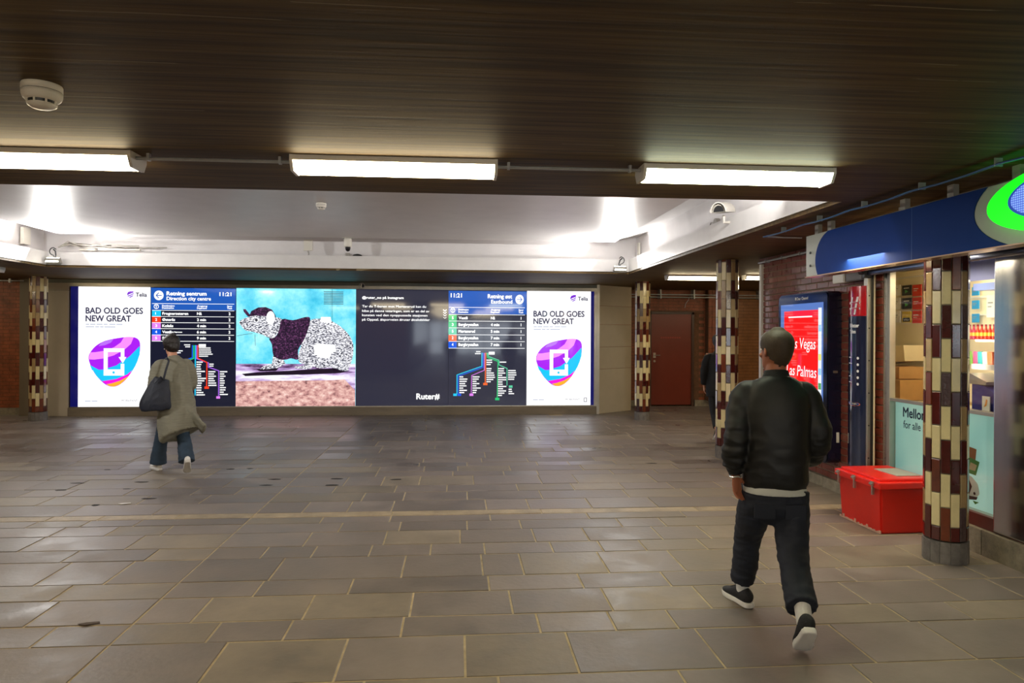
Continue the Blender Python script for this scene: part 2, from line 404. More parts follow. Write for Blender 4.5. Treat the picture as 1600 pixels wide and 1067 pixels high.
# --- brick walls
def brick_row(x0, x1, L_, off):
    x = x0 - off
    while x < x1:
        a, b = max(x, x0), min(x + L_, x1)
        if b - a > 0.02: yield a, b
        x += L_
BH, BL = 0.0755, 0.246
def brick_wall(name, x0, x1, yf, z0, z1, skip=None, thick=0.3, jm=m_joint_d, bmat=m_brick_far, soldier=None):
    """wall facing -Y; bricks proud of the mortar bed, far away so joined"""
    w = struct(name, B(x0, x1, yf + 0.008, yf + thick, z0, z1), jm)
    bm = bmesh.new(); z = z0; k = 0
    while z < z1 - 0.02:
        for a, b in brick_row(x0, x1, BL, (k % 2) * BL / 2):
            if skip and skip(a, b, z): continue
            e = rnd.uniform(0, 0.003)
            box(bm, a + .005, b - .005, yf + e, yf + .02, z + .005, min(z + BH, z1) - .006)
        z += BH; k += 1
    tag(obj('brickwork', bm, bmat, w), kind='stuff'); return w
doorskip = lambda a, b, z: (b > 4.44 and a < 5.62 and z < 2.20)
brick_wall('wall_far_right', 3.0, 5.86, 15.8, 0.14, CH, skip=doorskip)
bm = bmesh.new(); box(bm, 3.0, 4.47, 15.76, 16.1, 0, .14); box(bm, 5.60, 9, 15.76, 16.1, 0, .14); struct('baseboard_far', bm, m_granite)
# pilaster of upright soldier bricks, then the paler wall beyond it
w = struct('wall_pilaster', B(5.86, 6.30, 15.62, 16.0, 0.14, CH), m_joint_d)
bm = bmesh.new(); z = .14
while z < CH - .02:
    for k in range(5): box(bm, 5.87 + k * .087, 5.87 + k * .087 + .078, 15.60, 15.63, z + .004, min(z + .24, CH) - .006)
    z += .246
tag(obj('brickwork', bm, m_brick_far, w), kind='stuff')
m_brick_pale = mat('ochre_brick', '#8c5c34', 0.4, var=0.3, vscale=5, bump=0.4)
brick_wall('wall_far_recess', 6.30, 9.0, 15.8, 0.14, CH, bmat=m_brick_pale)
brick_wall('wall_far_left', -13.0, -8.75, 14.62, 0.14, CH)
struct('baseboard_left', B(-13, -8.75, 14.58, 14.9, 0, .14), m_granite)
struct('wall_left', B(-13.2, -13, -23, 17, 0, CH), m_brick_far)
struct('wall_far_backing', B(-13, 9, 16.6, 16.8, 0, CH), m_darkpaint)
struct('wall_end', B(8.9, 9.1, 8.97, 17, 0, CH), m_brick_pale)

# steel door in the far brick wall
d1 = obj('door_1', B(4.55, 5.52, 15.80, 15.86, 0.03, 2.17), mat('red_brown_door', '#78301e', 0.35, var=0.1, vscale=2)); d1['kind'] = 'structure'
bm = bmesh.new(); box(bm, 4.49, 4.55, 15.77, 15.88, 0, 2.22); box(bm, 5.52, 5.58, 15.77, 15.88, 0, 2.22); box(bm, 4.49, 5.58, 15.77, 15.88, 2.17, 2.23)
obj('door_frame', bm, mat('door_frame_paint', '#4b3326', .4), d1)
bm = bmesh.new(); box(bm, 4.60, 4.66, 15.785, 15.80, 1.14, 1.26); cyl(bm, (4.63, 15.76, 1.20), (4.76, 15.76, 1.20), .010); cyl(bm, (4.63, 15.80, 1.20), (4.63, 15.76, 1.20), .010)
obj('door_handle', bm, m_steel_m, d1)
obj('lock_cylinder', cyl(bmesh.new(), (4.63, 15.80, 1.06), (4.63, 15.782, 1.06), .026, 16), m_steel_m, d1)
bm = bmesh.new(); pl = Plane((4.78, 15.798, 1.60), (1, 0, 0), (0, 0, 1), (0, -1, 0)); 
for k in range(9): rect(bm, pl, k * .055, k * .055 + .04, 0, .035, .001)
flat('door_sign', bm, mat('faded_red_print', '#9c3a28', .5), d1)

# --- display wall housing
def hz(n): return n
struct('wall_display_base', B(-7.75, 2.94, YS - 0.02, YS + 0.5, 0.0, 0.17), mat('concrete_plinth', '#7d705c', 0.6, var=0.3, vscale=3, stretch=(.4, 1, 2), bump=.4))
bm = bmesh.new(); box(bm, -7.75, 2.94, YS + 0.02, YS + 0.5, 0.17, 2.73); struct('wall_display', bm, m_darkpaint)
bm = bmesh.new(); box(bm, -7.75, 2.94, YS - 0.03, YS + 0.02, 2.60, 2.665)
struct('trim_5', bm, m_steel_m)
struct('trim_6', B(-8.2, 2.94, YS - 0.01, YS + 0.02, 2.665, 2.735), mat('grey_green_panel', '#6f7266', .35, var=.1))
struct('trim_7', B(-7.72, 2.92, YS - 0.01, YS + 0.02, 0.17, 0.19), m_steel_m)
# beige side panels: four stacked sheets each
def stacked(name, quad, zs, label):
    w = None
    for i, (za, zb) in enumerate(zip(zs, zs[1:])):
        (xa, ya), (xb, yb) = quad; bm = bmesh.new()
        prism(bm, [(xa, ya, za + .003), (xb, yb, za + .003), (xb, yb, zb - .003), (xa, ya, zb - .003)], (0.02, .03, 0))
        if w is None: w = struct(name, bm, m_beige)
        else: obj('panel', bm, m_beige, w)
stacked('wall_panel_right', ((2.99, YS), (3.84, 14.93)), [0.0, .95, 1.42, 1.9, 2.30, CH], '')
struct('trim_8', B(2.94, 2.995, YS - .04, YS + .1, 0, CH), m_steel_m)
stacked('wall_panel_left', ((-8.2, YS), (-7.76, YS)), [0.0, 2.52, CH], '')
struct('wall_left_return', B(-8.75, -8.2, YS + .12, YS + .3, 0, CH), mat('taupe_panel', '#6e6250', .5))

def isl(bm, n0, name, mats, t, M, k, lab):
    pass
# ------------------------------------------------------------------ ad, timetable and picture displays on the display wall
Z0, Z1 = 0.19, 2.595
white_e = led('screen_white', '#ffffff', 1.12); ink_e = led('screen_ink', '#42405c', .8); navy_e = led('screen_navy', '#1d2038', .55)
def screen(u0, u1, m, name, label, cat='display screen'):
    t = thing(name, label, cat, ((u0 + u1) / 2, YS, Z0))
    M = Matrix.Translation((-(u0 + u1) / 2, -YS, -Z0))
    o = obj('panel', B(u0 + .002, u1 - .002, YS - .012, YS - .001, Z0, Z1), m, t); o.matrix_parent_inverse = M
    return t, M, Plane((u0, YS - .0125, Z0), (1, 0, 0), (0, 0, 1), (0, -1, 0))
def on(name, bm, mats, t, M): o = flat(name, bm, mats, t); o.matrix_parent_inverse = M; return o

purple, pinkc, cyan_, mag, org, lav = [led('logo_' + n, c, s_) for n, c, s_ in (('purple', '#a21be6', 1.0), ('pink', '#f58af0', 1.0), ('cyan', '#18bdf2', 1.0), ('magenta', '#f410cf', 1.0), ('orange', '#f9a82b', 1.0), ('lavender', '#b26af0', 1.0))]
def ad(u0, u1, label):
    t, M, pl = screen(u0, u1, white_e, 'advertising_screen', label)
    Wd, H_ = u1 - u0, Z1 - Z0
    Q = lambda x, y_: ((x - 368) / 325 * Wd, (692 - y_) / 552 * H_)
    def P(bm, pts, e, mi=0): poly(bm, pl, [Q(*p) for p in pts], e, mi)
    bm = bmesh.new()
    blob = [(415, 470), (424, 440), (450, 410), (490, 388), (550, 375), (600, 370), (632, 376), (647, 398), (645, 450), (625, 505), (590, 560), (560, 588), (530, 600), (495, 592), (455, 555), (430, 515)]
    P(bm, smooth2(blob)[::-1], .001, 0)
    P(bm, [(418, 474), (417, 462), (424, 442), (445, 441), (490, 434), (530, 418), (560, 396), (574, 372), (604, 370), (618, 372), (606, 402), (580, 426), (530, 455), (480, 470), (440, 475)][::-1], .002, 1)
    P(bm, [(422, 500), (431, 523), (480, 521), (540, 502), (600, 460), (646, 412), (646, 450), (636, 482), (626, 505), (609, 534), (590, 545), (540, 565), (478, 574), (455, 555), (430, 515)][::-1], .003, 2)
    P(bm, [(478, 574), (540, 564), (590, 543), (612, 524), (600, 547), (560, 570), (520, 583), (495, 586)][::-1], .004, 3)
    P(bm, [(495, 588), (520, 584), (560, 571), (598, 550), (590, 560), (560, 588), (530, 600), (510, 597)][::-1], .005, 4)
    P(bm, [(460, 413), (475, 395), (510, 383), (527, 382), (515, 397), (490, 408)][::-1], .006, 5)
    on('shield_logo', bm, [purple, pinkc, cyan_, mag, org, lav], t, M)
    bm = bmesh.new()
    for a, b, c_, d in ((484, 502, 423, 548), (502, 577, 423, 440), (502, 577, 520, 548), (561, 577, 440, 466), (561, 577, 494, 520)):
        P(bm, [(a, d), (b, d), (b, c_), (a, c_)], .007, 0)
    P(bm, [(551, 463), (570, 492), (586, 463)], .0075, 0); disc(bm, pl, *Q(529, 534), .025, .008, 1)
    on('phone_icon', bm, [white_e, cyan_], t, M)
    bm = bmesh.new(); cw = Wd / 325; chh = H_ / 552
    text(bm, pl, 'BAD OLD GOES', *Q(402, 263), 257 * cw, 27 * chh, .001, bold=.006)
    text(bm, pl, 'NEW GREAT', *Q(402, 299), 203 * cw, 27 * chh, .001, bold=.006)
    text(bm, pl, 'Telia', *Q(627, 184), 50 * cw, 18 * chh, .001, bold=.004)
    text(bm, pl, 'MOBILPANT', *Q(565, 668), 72 * cw, 9 * chh, .001)
    on('lettering', bm, ink_e, t, M)
    bm = bmesh.new()
    for yy, xs in ((315, [(402, 418), (422, 446), (450, 478), (482, 500), (508, 536), (540, 568)]), (327, [(402, 440), (444, 462), (466, 482), (486, 536)]), (668, [(400, 426), (430, 456)])):
        for a, b in xs: rect(bm, pl, Q(a, 0)[0], Q(b, 0)[0], Q(0, yy)[1], Q(0, yy - 4)[1], .001)
    on('small_print', bm, led('screen_pale_ink', '#a9b2cc', .85), t, M)
    bm = bmesh.new()
    P(bm, [(587, 172), (592, 162), (606, 157), (617, 158), (616, 166), (600, 172), (588, 178)][::-1], .001, 0)
    P(bm, [(588, 180), (604, 175), (618, 167), (617, 172), (604, 180), (592, 184)][::-1], .001, 0); P(bm, [(594, 187), (608, 181), (616, 175), (612, 184), (602, 189)][::-1], .001, 0)
    on('emblem', bm, led('emblem_purple', '#7a2ad0', .9), t, M)
    bm = bmesh.new()
    for a, b, c_, d in ((659, 662, 656, 676), (672, 675, 656, 676), (659, 675, 656, 659), (659, 675, 673, 676)): rect(bm, pl, Q(a, 0)[0], Q(b, 0)[0], Q(0, d)[1], Q(0, c_)[1], .001)
    on('phone_mark', bm, ink_e, t, M)
ad(-7.558, -6.172, 'white lit advertising screen at the left end of the display wall, by the tiled pillar')
ad(1.450, 2.812, 'white lit advertising screen at the right end of the display wall by the beige panel')

# timetable screens
tw = led('screen_letter_white', '#ffffff', 1.05); tblue = led('header_blue', '#1f58b4', .95)
LINE = [led('line_' + n, c, .95) for n, c in (('cyan', '#19c3ee'), ('red', '#ee3a17'), ('pink', '#dd7fea'), ('blue', '#1157dc'), ('green', '#1fc06f'), ('brown', '#e8632a'), ('violet', '#9a5fd8'), ('mint', '#58c79c'))]
def words(bm, pl, u, v, h, n, ln, e=.001, align='L', r=random.Random(5)):
    """station names too small to read in the photograph: rows of short word shapes"""
    for i in range(n):
        w = ln * r.uniform(.45, 1.0); x = u if align == 'L' else u - w; x1 = x + w; y_ = v - i * h
        while x < x1 - .01:
            q = min(r.uniform(.018, .034), x1 - x); rect(bm, pl, x, x + q * .86, y_, y_ + h * .52, e); x += q
# left board
t, M, pl = screen(-6.172, -4.492, navy_e, 'timetable_screen', 'westbound timetable screen with left arrow and route map, behind the woman in the long coat')
Wd, H_ = 1.68, Z1 - Z0
Q = lambda x, y_: ((x - 24) / 720 * Wd, (1035 - y_) / 990 * H_)
cw, chh = Wd / 720, H_ / 990
bm = bmesh.new(); rect(bm, pl, *[Q(30, 0)[0], Q(740, 0)[0]], Q(0, 232)[1], Q(0, 50)[1], .0006); on('header', bm, tblue, t, M)
bm = bmesh.new()
text(bm, pl, 'Retning sentrum', *Q(160, 110), 332 * cw, 31 * chh, .002, bold=.005); text(bm, pl, 'Direction city centre', *Q(160, 151), 370 * cw, 29 * chh, .002, bold=.003)
text(bm, pl, '11:21', *Q(604, 112), 98 * cw, 30 * chh, .002, bold=.004)
for y_ in (180, 236, 287, 388, 440, 492, 338): rect(bm, pl, Q(38, 0)[0], Q(728, 0)[0], Q(0, y_ + 2)[1], Q(0, y_ - 2)[1], .002)
for a, b, s1, s2 in ((122, 225, 'Destinasjon', 'Destination'), (415, 500, 'Avgang', 'Departure'), (668, 712, 'Spor', 'Track')):
    text(bm, pl, s1, *Q(a, 204), (b - a) * cw, 13 * chh, .002, bold=.002); text(bm, pl, s2, *Q(a, 222), (b - a) * cw * .95, 13 * chh, .002, bold=.002)
for i, (n_, nm, wd, tm, wt) in enumerate((('1', 'Frognerseteren', 215, 'Nå', 38), ('2', 'Østerås', 105, '2 min', 74), ('3', 'Kolsås', 90, '4 min', 74), ('4', 'Vestli', 75, '6 min', 74), ('5', 'Storo st', 128, '9 min', 74))):
    yb = 272 + i * 51
    text(bm, pl, nm, *Q(125, yb), wd * cw, 21 * chh, .002, bold=.0035); text(bm, pl, tm, *Q(415, yb), wt * cw, 21 * chh, .002, bold=.0035); text(bm, pl, '2', *Q(682, yb), 13 * cw, 21 * chh, .002, bold=.004)
    text(bm, pl, n_, *Q(66, yb), (4 if n_ == '1' else 15) * cw, 21 * chh, .003, bold=.002)
text(bm, pl, 'via Majorstuen', *Q(202, 420), 88 * cw, 9 * chh, .002, bold=.002)
disc(bm, pl, *Q(94, 112), 40 * cw, .002, n=28, rv=40 * chh); disc(bm, pl, *Q(74, 204), 21 * cw, .002, n=24, rv=21 * chh)
on('lettering', bm, tw, t, M)
bm = bmesh.new(); ax, ay = Q(94, 112)
pline(bm, pl, [Q(74, 112), Q(116, 112)], 7 * cw, .0035); pline(bm, pl, [Q(92, 92), Q(73, 112), Q(92, 132)], 7 * cw, .0036)
disc(bm, pl, *Q(74, 204), 16 * cw, .0032, n=24, rv=16 * chh)
on('arrow_symbol', bm, tblue, t, M)
bm = bmesh.new(); pline(bm, pl, [Q(64, 197), Q(84, 197)], 5 * cw, .004); pline(bm, pl, [Q(74, 197), Q(74, 217)], 5 * cw, .0041); on('metro_symbol', bm, tw, t, M)
bm = bmesh.new()
for i, k in enumerate((0, 1, 2, 3, 2)):
    bm = bmesh.new(); rect(bm, pl, Q(38, 0)[0], Q(112, 0)[0], Q(0, 285 + i * 51)[1], Q(0, 238 + i * 51)[1], .0015); on('line_number_tile', bm, LINE[k], t, M)['label'] = ('light blue', 'red', 'pink', 'blue', 'green')[k] + ' line number tile'
bm = bmesh.new(); w_ = 9 * cw
pline(bm, pl, [Q(377, 528), Q(377, 628), Q(330, 645), Q(250, 668)], w_, .0020, 3); pline(bm, pl, [Q(388, 528), Q(388, 634), Q(330, 655), Q(250, 680)], w_, .0022, 4)
pline(bm, pl, [Q(402, 528), Q(402, 940)], w_, .0024, 0); pline(bm, pl, [Q(413, 528), Q(413, 636), Q(512, 672), Q(512, 706), Q(600, 738), Q(600, 945)], w_, .0026, 6)
pline(bm, pl, [Q(423, 528), Q(423, 632), Q(500, 668), Q(498, 870)], w_, .0028, 1)
rect(bm, pl, Q(480, 0)[0], Q(518, 0)[0], Q(0, 888)[1], Q(0, 868)[1], .003, 1); rect(bm, pl, Q(580, 0)[0], Q(612, 0)[0], Q(0, 970)[1], Q(0, 950)[1], .003, 2)
on('route_line', bm, LINE, t, M)
bm = bmesh.new(); words(bm, pl, *Q(432, 552), 17 * chh, 5, 125 * cw); words(bm, pl, *Q(412, 670), 19.5 * chh, 15, 85 * cw); words(bm, pl, *Q(512, 750), 19 * chh, 7, 75 * cw)
words(bm, pl, *Q(610, 750), 19 * chh, 11, 70 * cw); words(bm, pl, *Q(362, 526), 16 * chh, 2, 70 * cw, align='R'); words(bm, pl, *Q(246, 576), 16 * chh, 2, 64 * cw); words(bm, pl, *Q(392, 702), 16 * chh, 2, 44 * cw, align='R'); words(bm, pl, *Q(520, 686), 16 * chh, 2, 52 * cw)
rect(bm, pl, Q(430, 0)[0], Q(490, 0)[0], Q(0, 540)[1], Q(0, 515)[1], .002)
on('station_names', bm, tw, t, M)

# right board
t, M, pl = screen(-0.192, 1.448, led('screen_slate', '#3a3b50', .5), 'timetable_screen', 'eastbound timetable screen with right arrow and route map, beside the right white advertisement')
Wd = 1.64
Q = lambda x, y_: ((x - 68) / 825 * Wd, (1095 - y_) / 1055 * H_)
cw, chh = Wd / 825, H_ / 1055
bm = bmesh.new(); rect(bm, pl, Q(68, 0)[0], Q(890, 0)[0], Q(0, 258)[1], Q(0, 45)[1], .0006); on('header', bm, tblue, t, M)
bm = bmesh.new()
text(bm, pl, '11:21', *Q(92, 105), 114 * cw, 37 * chh, .002, bold=.004); text(bm, pl, 'Retning øst', *Q(480, 110), 255 * cw, 36 * chh, .002, bold=.005); text(bm, pl, 'Eastbound', *Q(515, 158), 222 * cw, 33 * chh, .002, bold=.003)
for y_ in (196, 262, 322, 384, 447, 508, 570): rect(bm, pl, Q(72, 0)[0], Q(872, 0)[0], Q(0, y_ + 2)[1], Q(0, y_ - 2)[1], .002)
for a, b, s1, s2 in ((172, 278, 'Destinasjon', 'Destination'), (512, 608, 'Avgang', 'Departure'), (806, 858, 'Spor', 'Track')):
    text(bm, pl, s1, *Q(a, 224), (b - a) * cw, 15 * chh, .002, bold=.002); text(bm, pl, s2, *Q(a, 246), (b - a) * cw * .95, 15 * chh, .002, bold=.002)
for i, (n_, nm, wd, tm, wt) in enumerate((('5', 'Vestli', 92, 'Nå', 42), ('3', 'Bergkrystallen', 205, '4 min', 88), ('5', 'Mortensrud', 170, '5 min', 88), ('2', 'Bergkrystallen', 205, '7 min', 88), ('4', 'Bergkrystallen', 205, '7 min', 88))):
    yb = 305 + i * 61
    text(bm, pl, nm, *Q(175, yb), wd * cw, 25 * chh, .002, bold=.0035); text(bm, pl, tm, *Q(513, yb), wt * cw, 25 * chh, .002, bold=.0035); text(bm, pl, '1', *Q(830, yb), 4 * cw, 25 * chh, .002, bold=.002)
    text(bm, pl, n_, *Q(104, yb), 16 * cw, 25 * chh, .003, bold=.003)
disc(bm, pl, *Q(815, 120), 44 * cw, .002, n=28, rv=44 * chh); disc(bm, pl, *Q(113, 223), 24 * cw, .002, n=24, rv=24 * chh)
on('lettering', bm, tw, t, M)
bm = bmesh.new(); pline(bm, pl, [Q(788, 120), Q(838, 120)], 7 * cw, .0035); pline(bm, pl, [Q(818, 98), Q(840, 120), Q(818, 142)], 7 * cw, .0036); disc(bm, pl, *Q(113, 223), 18 * cw, .0032, n=24, rv=18 * chh)
on('arrow_symbol', bm, tblue, t, M)
bm = bmesh.new(); pline(bm, pl, [Q(102, 216), Q(124, 216)], 6 * cw, .004); pline(bm, pl, [Q(113, 216), Q(113, 238)], 6 * cw, .0041); on('metro_symbol', bm, tw, t, M)
bm = bmesh.new()
for i, k in enumerate((4, 4, 7, 5, 3)):
    bm = bmesh.new(); rect(bm, pl, Q(68, 0)[0], Q(154, 0)[0], Q(0, 320 + i * 62)[1], Q(0, 264 + i * 62)[1], .0015); on('line_number_tile', bm, LINE[k], t, M)['label'] = ('', '', '', 'blue', 'green', 'orange', '', 'mint')[k] + ' line number tile'
bm = bmesh.new(); w_ = 9 * cw
pline(bm, pl, [Q(420, 615), Q(420, 735), Q(160, 815), Q(160, 985)], w_, .0020, 0); pline(bm, pl, [Q(433, 615), Q(433, 745), Q(174, 826), Q(174, 985)], w_, .0022, 3)
pline(bm, pl, [Q(446, 615), Q(446, 772), Q(314, 820), Q(310, 985)], w_ * .7, .0024, 2); pline(bm, pl, [Q(460, 615), Q(457, 890)], w_ * 1.3, .0026, 5)
pline(bm, pl, [Q(472, 615), Q(480, 655), Q(590, 690), Q(583, 1030)], w_, .0028, 4); pline(bm, pl, [Q(482, 615), Q(490, 645), Q(600, 680), Q(600, 722), Q(686, 755), Q(686, 910)], w_ * .9, .0030, 7)
for a, b, c_, k in ((122, 160, 996, 0), (165, 204, 996, 3), (292, 332, 996, 2), (435, 480, 898, 5), (562, 606, 1036, 4), (706, 745, 922, 7)): rect(bm, pl, Q(a, 0)[0], Q(b, 0)[0], Q(0, c_ + 11)[1], Q(0, c_ - 11)[1], .0032, k)
on('route_line', bm, LINE, t, M)
bm = bmesh.new(); words(bm, pl, *Q(186, 838), 20.5 * chh, 8, 95 * cw); words(bm, pl, *Q(324, 838), 20.5 * chh, 8, 88 * cw); words(bm, pl, *Q(470, 684), 20 * chh, 3, 62 * cw); words(bm, pl, *Q(470, 762), 20 * chh, 7, 92 * cw)
words(bm, pl, *Q(592, 762), 20.5 * chh, 13, 92 * cw); words(bm, pl, *Q(608, 702), 20 * chh, 1, 122 * cw); words(bm, pl, *Q(698, 780), 20 * chh, 5, 110 * cw); words(bm, pl, *Q(704, 952), 20 * chh, 3, 80 * cw); words(bm, pl, *Q(408, 606), 18 * chh, 2, 70 * cw, align='R')
rect(bm, pl, Q(492, 0)[0], Q(554, 0)[0], Q(0, 628)[1], Q(0, 602)[1], .002)
on('station_names', bm, tw, t, M)

# dark text screen
t, M, pl = screen(-2.092, -0.192, led('screen_slate', '#3a3b50', .5), 'information_screen', 'dark grey screen with white Norwegian text, between the animal picture and the eastbound timetable')
Q = lambda x, y_: ((x - 60) / 1172 * 1.90, (1700 - y_) / 1513 * H_)      # crop 550..720 / 430..560 scaled 8.2
cw = 1.90 / 1172; chh = H_ / 1513
bm = bmesh.new()
text(bm, pl, '@ruter_no på Instagram', *Q(138, 308), 520 * cw, 30 * chh, .001, bold=.003)
for s_, y_, w in (('Tar du T-banen mot Mortensrud kan du', 420, 806), ('hilse på denne vetaringen, som er en del av', 480, 848), ('kunsten ved den nyoppussede stasjonen', 535, 825), ('på Oppsal. #sporveien #ruter #oslobilder', 592, 855)):
    text(bm, pl, s_, *Q(138, y_), w * cw, 29 * chh, .001, bold=.0012)
text(bm, pl, 'Ruter#', *Q(830, 1614), 292 * cw, 72 * chh, .001, bold=.006)
for i in range(4): pline(bm, pl, [Q(1168, 446 + i * 32), Q(1186, 462 + i * 32), Q(1204, 446 + i * 32)], (12 - 2.4 * i) * cw, .001)
on('lettering', bm, tw, t, M)

# picture screen: mural of a rat in a cap and jumper on a turquoise wall above gravel
t, M, pl = screen(-4.492, -2.092, led_tex('turquoise_wall_picture', ['#2fb6da', '#5fd2ea', '#8fe6f2', '#bdf3f6'], 1.6, (1, 1, 1), 1.0, (.32, .70)), 'picture_screen', 'bright screen showing a speckled animal in a dark cap and jumper on turquoise')
Q = lambda x, y_: ((x - 42) / 868 * 2.40, (945 - y_) / 848 * H_)
def P(bm, pts, e, mi=0): poly(bm, pl, [Q(*p) for p in (smooth2(pts) if len(pts) > 10 else pts)][::-1], e, mi)
bm = bmesh.new(); P(bm, [(42, 640), (908, 640), (908, 945), (42, 945)], .001)
on('pavement_print', bm, led_tex('picture_pavement', ['#4a2b52', '#b99ad0', '#e9e2f4', '#ffffff'], 2.2, (.5, 1, 3), 1.0, (.36, .66)), t, M)
bm = bmesh.new(); P(bm, [(42, 765), (740, 758), (830, 752), (905, 830), (908, 945), (42, 945)], .002)
on('gravel_print', bm, led_tex('picture_gravel', ['#54343a', '#c08a86', '#e0b4aa', '#f6e2da'], 7, (1, 1, 1.6), 1.0, (.33, .68), detail=12), t, M)
bm = bmesh.new(); P(bm, [(85, 712), (200, 700), (420, 690), (560, 680), (740, 672), (868, 688), (800, 706), (560, 716), (300, 722), (110, 728)], .003); P(bm, [(185, 680), (300, 665), (350, 672), (330, 690), (220, 694)], .003); P(bm, [(735, 660), (790, 655), (800, 690), (745, 695)], .003)
on('shadow_print', bm, led('picture_dark', '#2a1a30', .5), t, M)
bm = bmesh.new()
P(bm, [(490, 600), (500, 540), (540, 420), (570, 330), (640, 312), (720, 325), (800, 370), (860, 430), (892, 500), (888, 590), (868, 650), (850, 690), (800, 685), (740, 668), (650, 672), (600, 660), (570, 678), (480, 674), (470, 660), (540, 650), (500, 630)], .004)
P(bm, [(310, 580), (380, 600), (400, 640), (340, 670), (240, 680), (215, 678), (240, 655), (300, 640)], .004)
P(bm, [(65, 345), (80, 325), (140, 300), (200, 290), (300, 300), (372, 318), (366, 370), (340, 420), (310, 458), (270, 450), (230, 430), (160, 410), (110, 400), (80, 370)], .0045)
fur = led_tex('picture_fur', ['#1a1c28', '#4a4c5c', '#e8e8f2', '#ffffff'], 24, (1, 1, 2.4), 1.0, (.38, .60), detail=3, rot=.6)
on('animal_print', bm, fur, t, M)
bm = bmesh.new()
P(bm, [(372, 318), (450, 325), (540, 302), (576, 310), (565, 380), (530, 470), (490, 540), (490, 608), (440, 600), (400, 610), (350, 605), (310, 575), (300, 500), (280, 458), (320, 450), (350, 400)], .0055)
P(bm, [(92, 248), (110, 248), (145, 292), (140, 302), (125, 300), (98, 268)], .0055)
P(bm, [(135, 300), (150, 262), (200, 235), (255, 232), (300, 250), (325, 290), (328, 310), (280, 300), (200, 292)], .006)
on('jumper_print', bm, led_tex('picture_knit', ['#1c1024', '#33203a', '#6c3a68', '#b87ab0'], 30, (1, 1, 1.5), .8, (.38, .74), detail=5), t, M)
for nm_, c_, a_, b_ in (('ear_print', (290, 310), .085, .14), ('eye_ring_print', (188, 328), .045, .03)):
    bm = bmesh.new(); disc(bm, pl, *Q(*c_), a_, .007, n=18, rv=b_); on(nm_, bm, white_e, t, M)
for c_ in ([(600, 505), (640, 492), (760, 505), (765, 540), (735, 560), (720, 595), (640, 592), (610, 560)], [(655, 300), (725, 300), (730, 330), (700, 345), (650, 335)]):
    bm = bmesh.new(); P(bm, c_, .006); on('flank_print', bm, white_e, t, M)
bm = bmesh.new(); disc(bm, pl, *Q(188, 326), .03, .008, n=14); disc(bm, pl, *Q(76, 345), .02, .008, n=10)
pline(bm, pl, [Q(50, 440), Q(100, 430), Q(160, 422)], .008, .008); pline(bm, pl, [Q(178, 430), Q(182, 510)], .007, .008)
for k in range(9): pline(bm, pl, [Q(676, 118 + k * 11), Q(816, 118 + k * 11)], .012, .0085)
on('line_print', bm, led('picture_line', '#4b4a55', .6), t, M)
bm = bmesh.new(); pline(bm, pl, [Q(737, 100), Q(737, 350)], .010, .003); pline(bm, pl, [Q(728, 100), Q(728, 318)], .006, .003); on('wall_seam_print', bm, led('picture_seam', '#2aa0b4', .8), t, M)
# dark blue margins at the two ends, a faint glow put into their material
struct('trim_9', B(-7.705, -7.56, YS - .01, YS + .02, Z0, Z1), mat('blue_margin', '#1a1c58', .15, emit='#15188a', estr=.25))
struct('trim_10', B(2.814, 2.88, YS - .01, YS + .02, Z0, Z1), mat('blue_margin', '#1a1c58', .15))
struct('trim_11', B(2.88, 2.94, YS - .03, YS + .02, .17, 2.60), m_steel_m)

# ================================================================== TILED PILLARS
NT = 14; PR = 0.148
TC = [mat('tile_cream', '#d8c896', .22, var=.10, vscale=8, rand=.10, coat=.3, bump=.25, bscale=60, bdist=.002), mat('tile_maroon', '#4a1612', .16, var=.3, vscale=12, rand=.25, coat=.5, bump=.3, bscale=70, bdist=.002),
      mat('tile_rust', '#6b3018', .2, var=.3, vscale=12, rand=.2, coat=.4, bump=.4, bscale=50, bdist=.002), mat('tile_mauve', '#4c3838', .16, var=.35, vscale=30, rand=.2, coat=.5, bump=.8, bscale=60, bdist=.004),
      mat('tile_tan', '#a58a5e', .25, var=.2, vscale=12, rand=.15, coat=.3, bump=.5, bscale=50, bdist=.002)]
m_grout = mat('tile_grout', '#7a705c', .8, var=.3, vscale=20)
TW = 2 * PR * math.tan(pi / NT) - .0085
def tile_mesh(h):
    bm = bmesh.new(); w = TW / 2; ch = .003
    a = [bm.verts.new(p) for p in ((-w, 0, 0), (w, 0, 0), (w, 0, h), (-w, 0, h))]
    b = [bm.verts.new(p) for p in ((-w, -.009, 0), (w, -.009, 0), (w, -.009, h), (-w, -.009, h))]
    c = [bm.verts.new(p) for p in ((-w + ch, -.012, ch), (w - ch, -.012, ch), (w - ch, -.012, h - ch), (-w + ch, -.012, h - ch))]
    for i in range(4):
        j = (i + 1) % 4; bm.faces.new((a[i], a[j], b[j], b[i])); bm.faces.new((b[i], b[j], c[j], c[i]))
    bm.faces.new(c); return bm
TM = {}
def tile_me(h, k):
    key = (round(h, 3), k)
    if key not in TM:
        bm = tile_mesh(key[0]); me = bpy.data.meshes.new('tile'); bmesh.ops.recalc_face_normals(bm, faces=bm.faces[:]); bm.to_mesh(me); bm.free(); me.materials.append(TC[k]); TM[key] = me
    return TM[key]
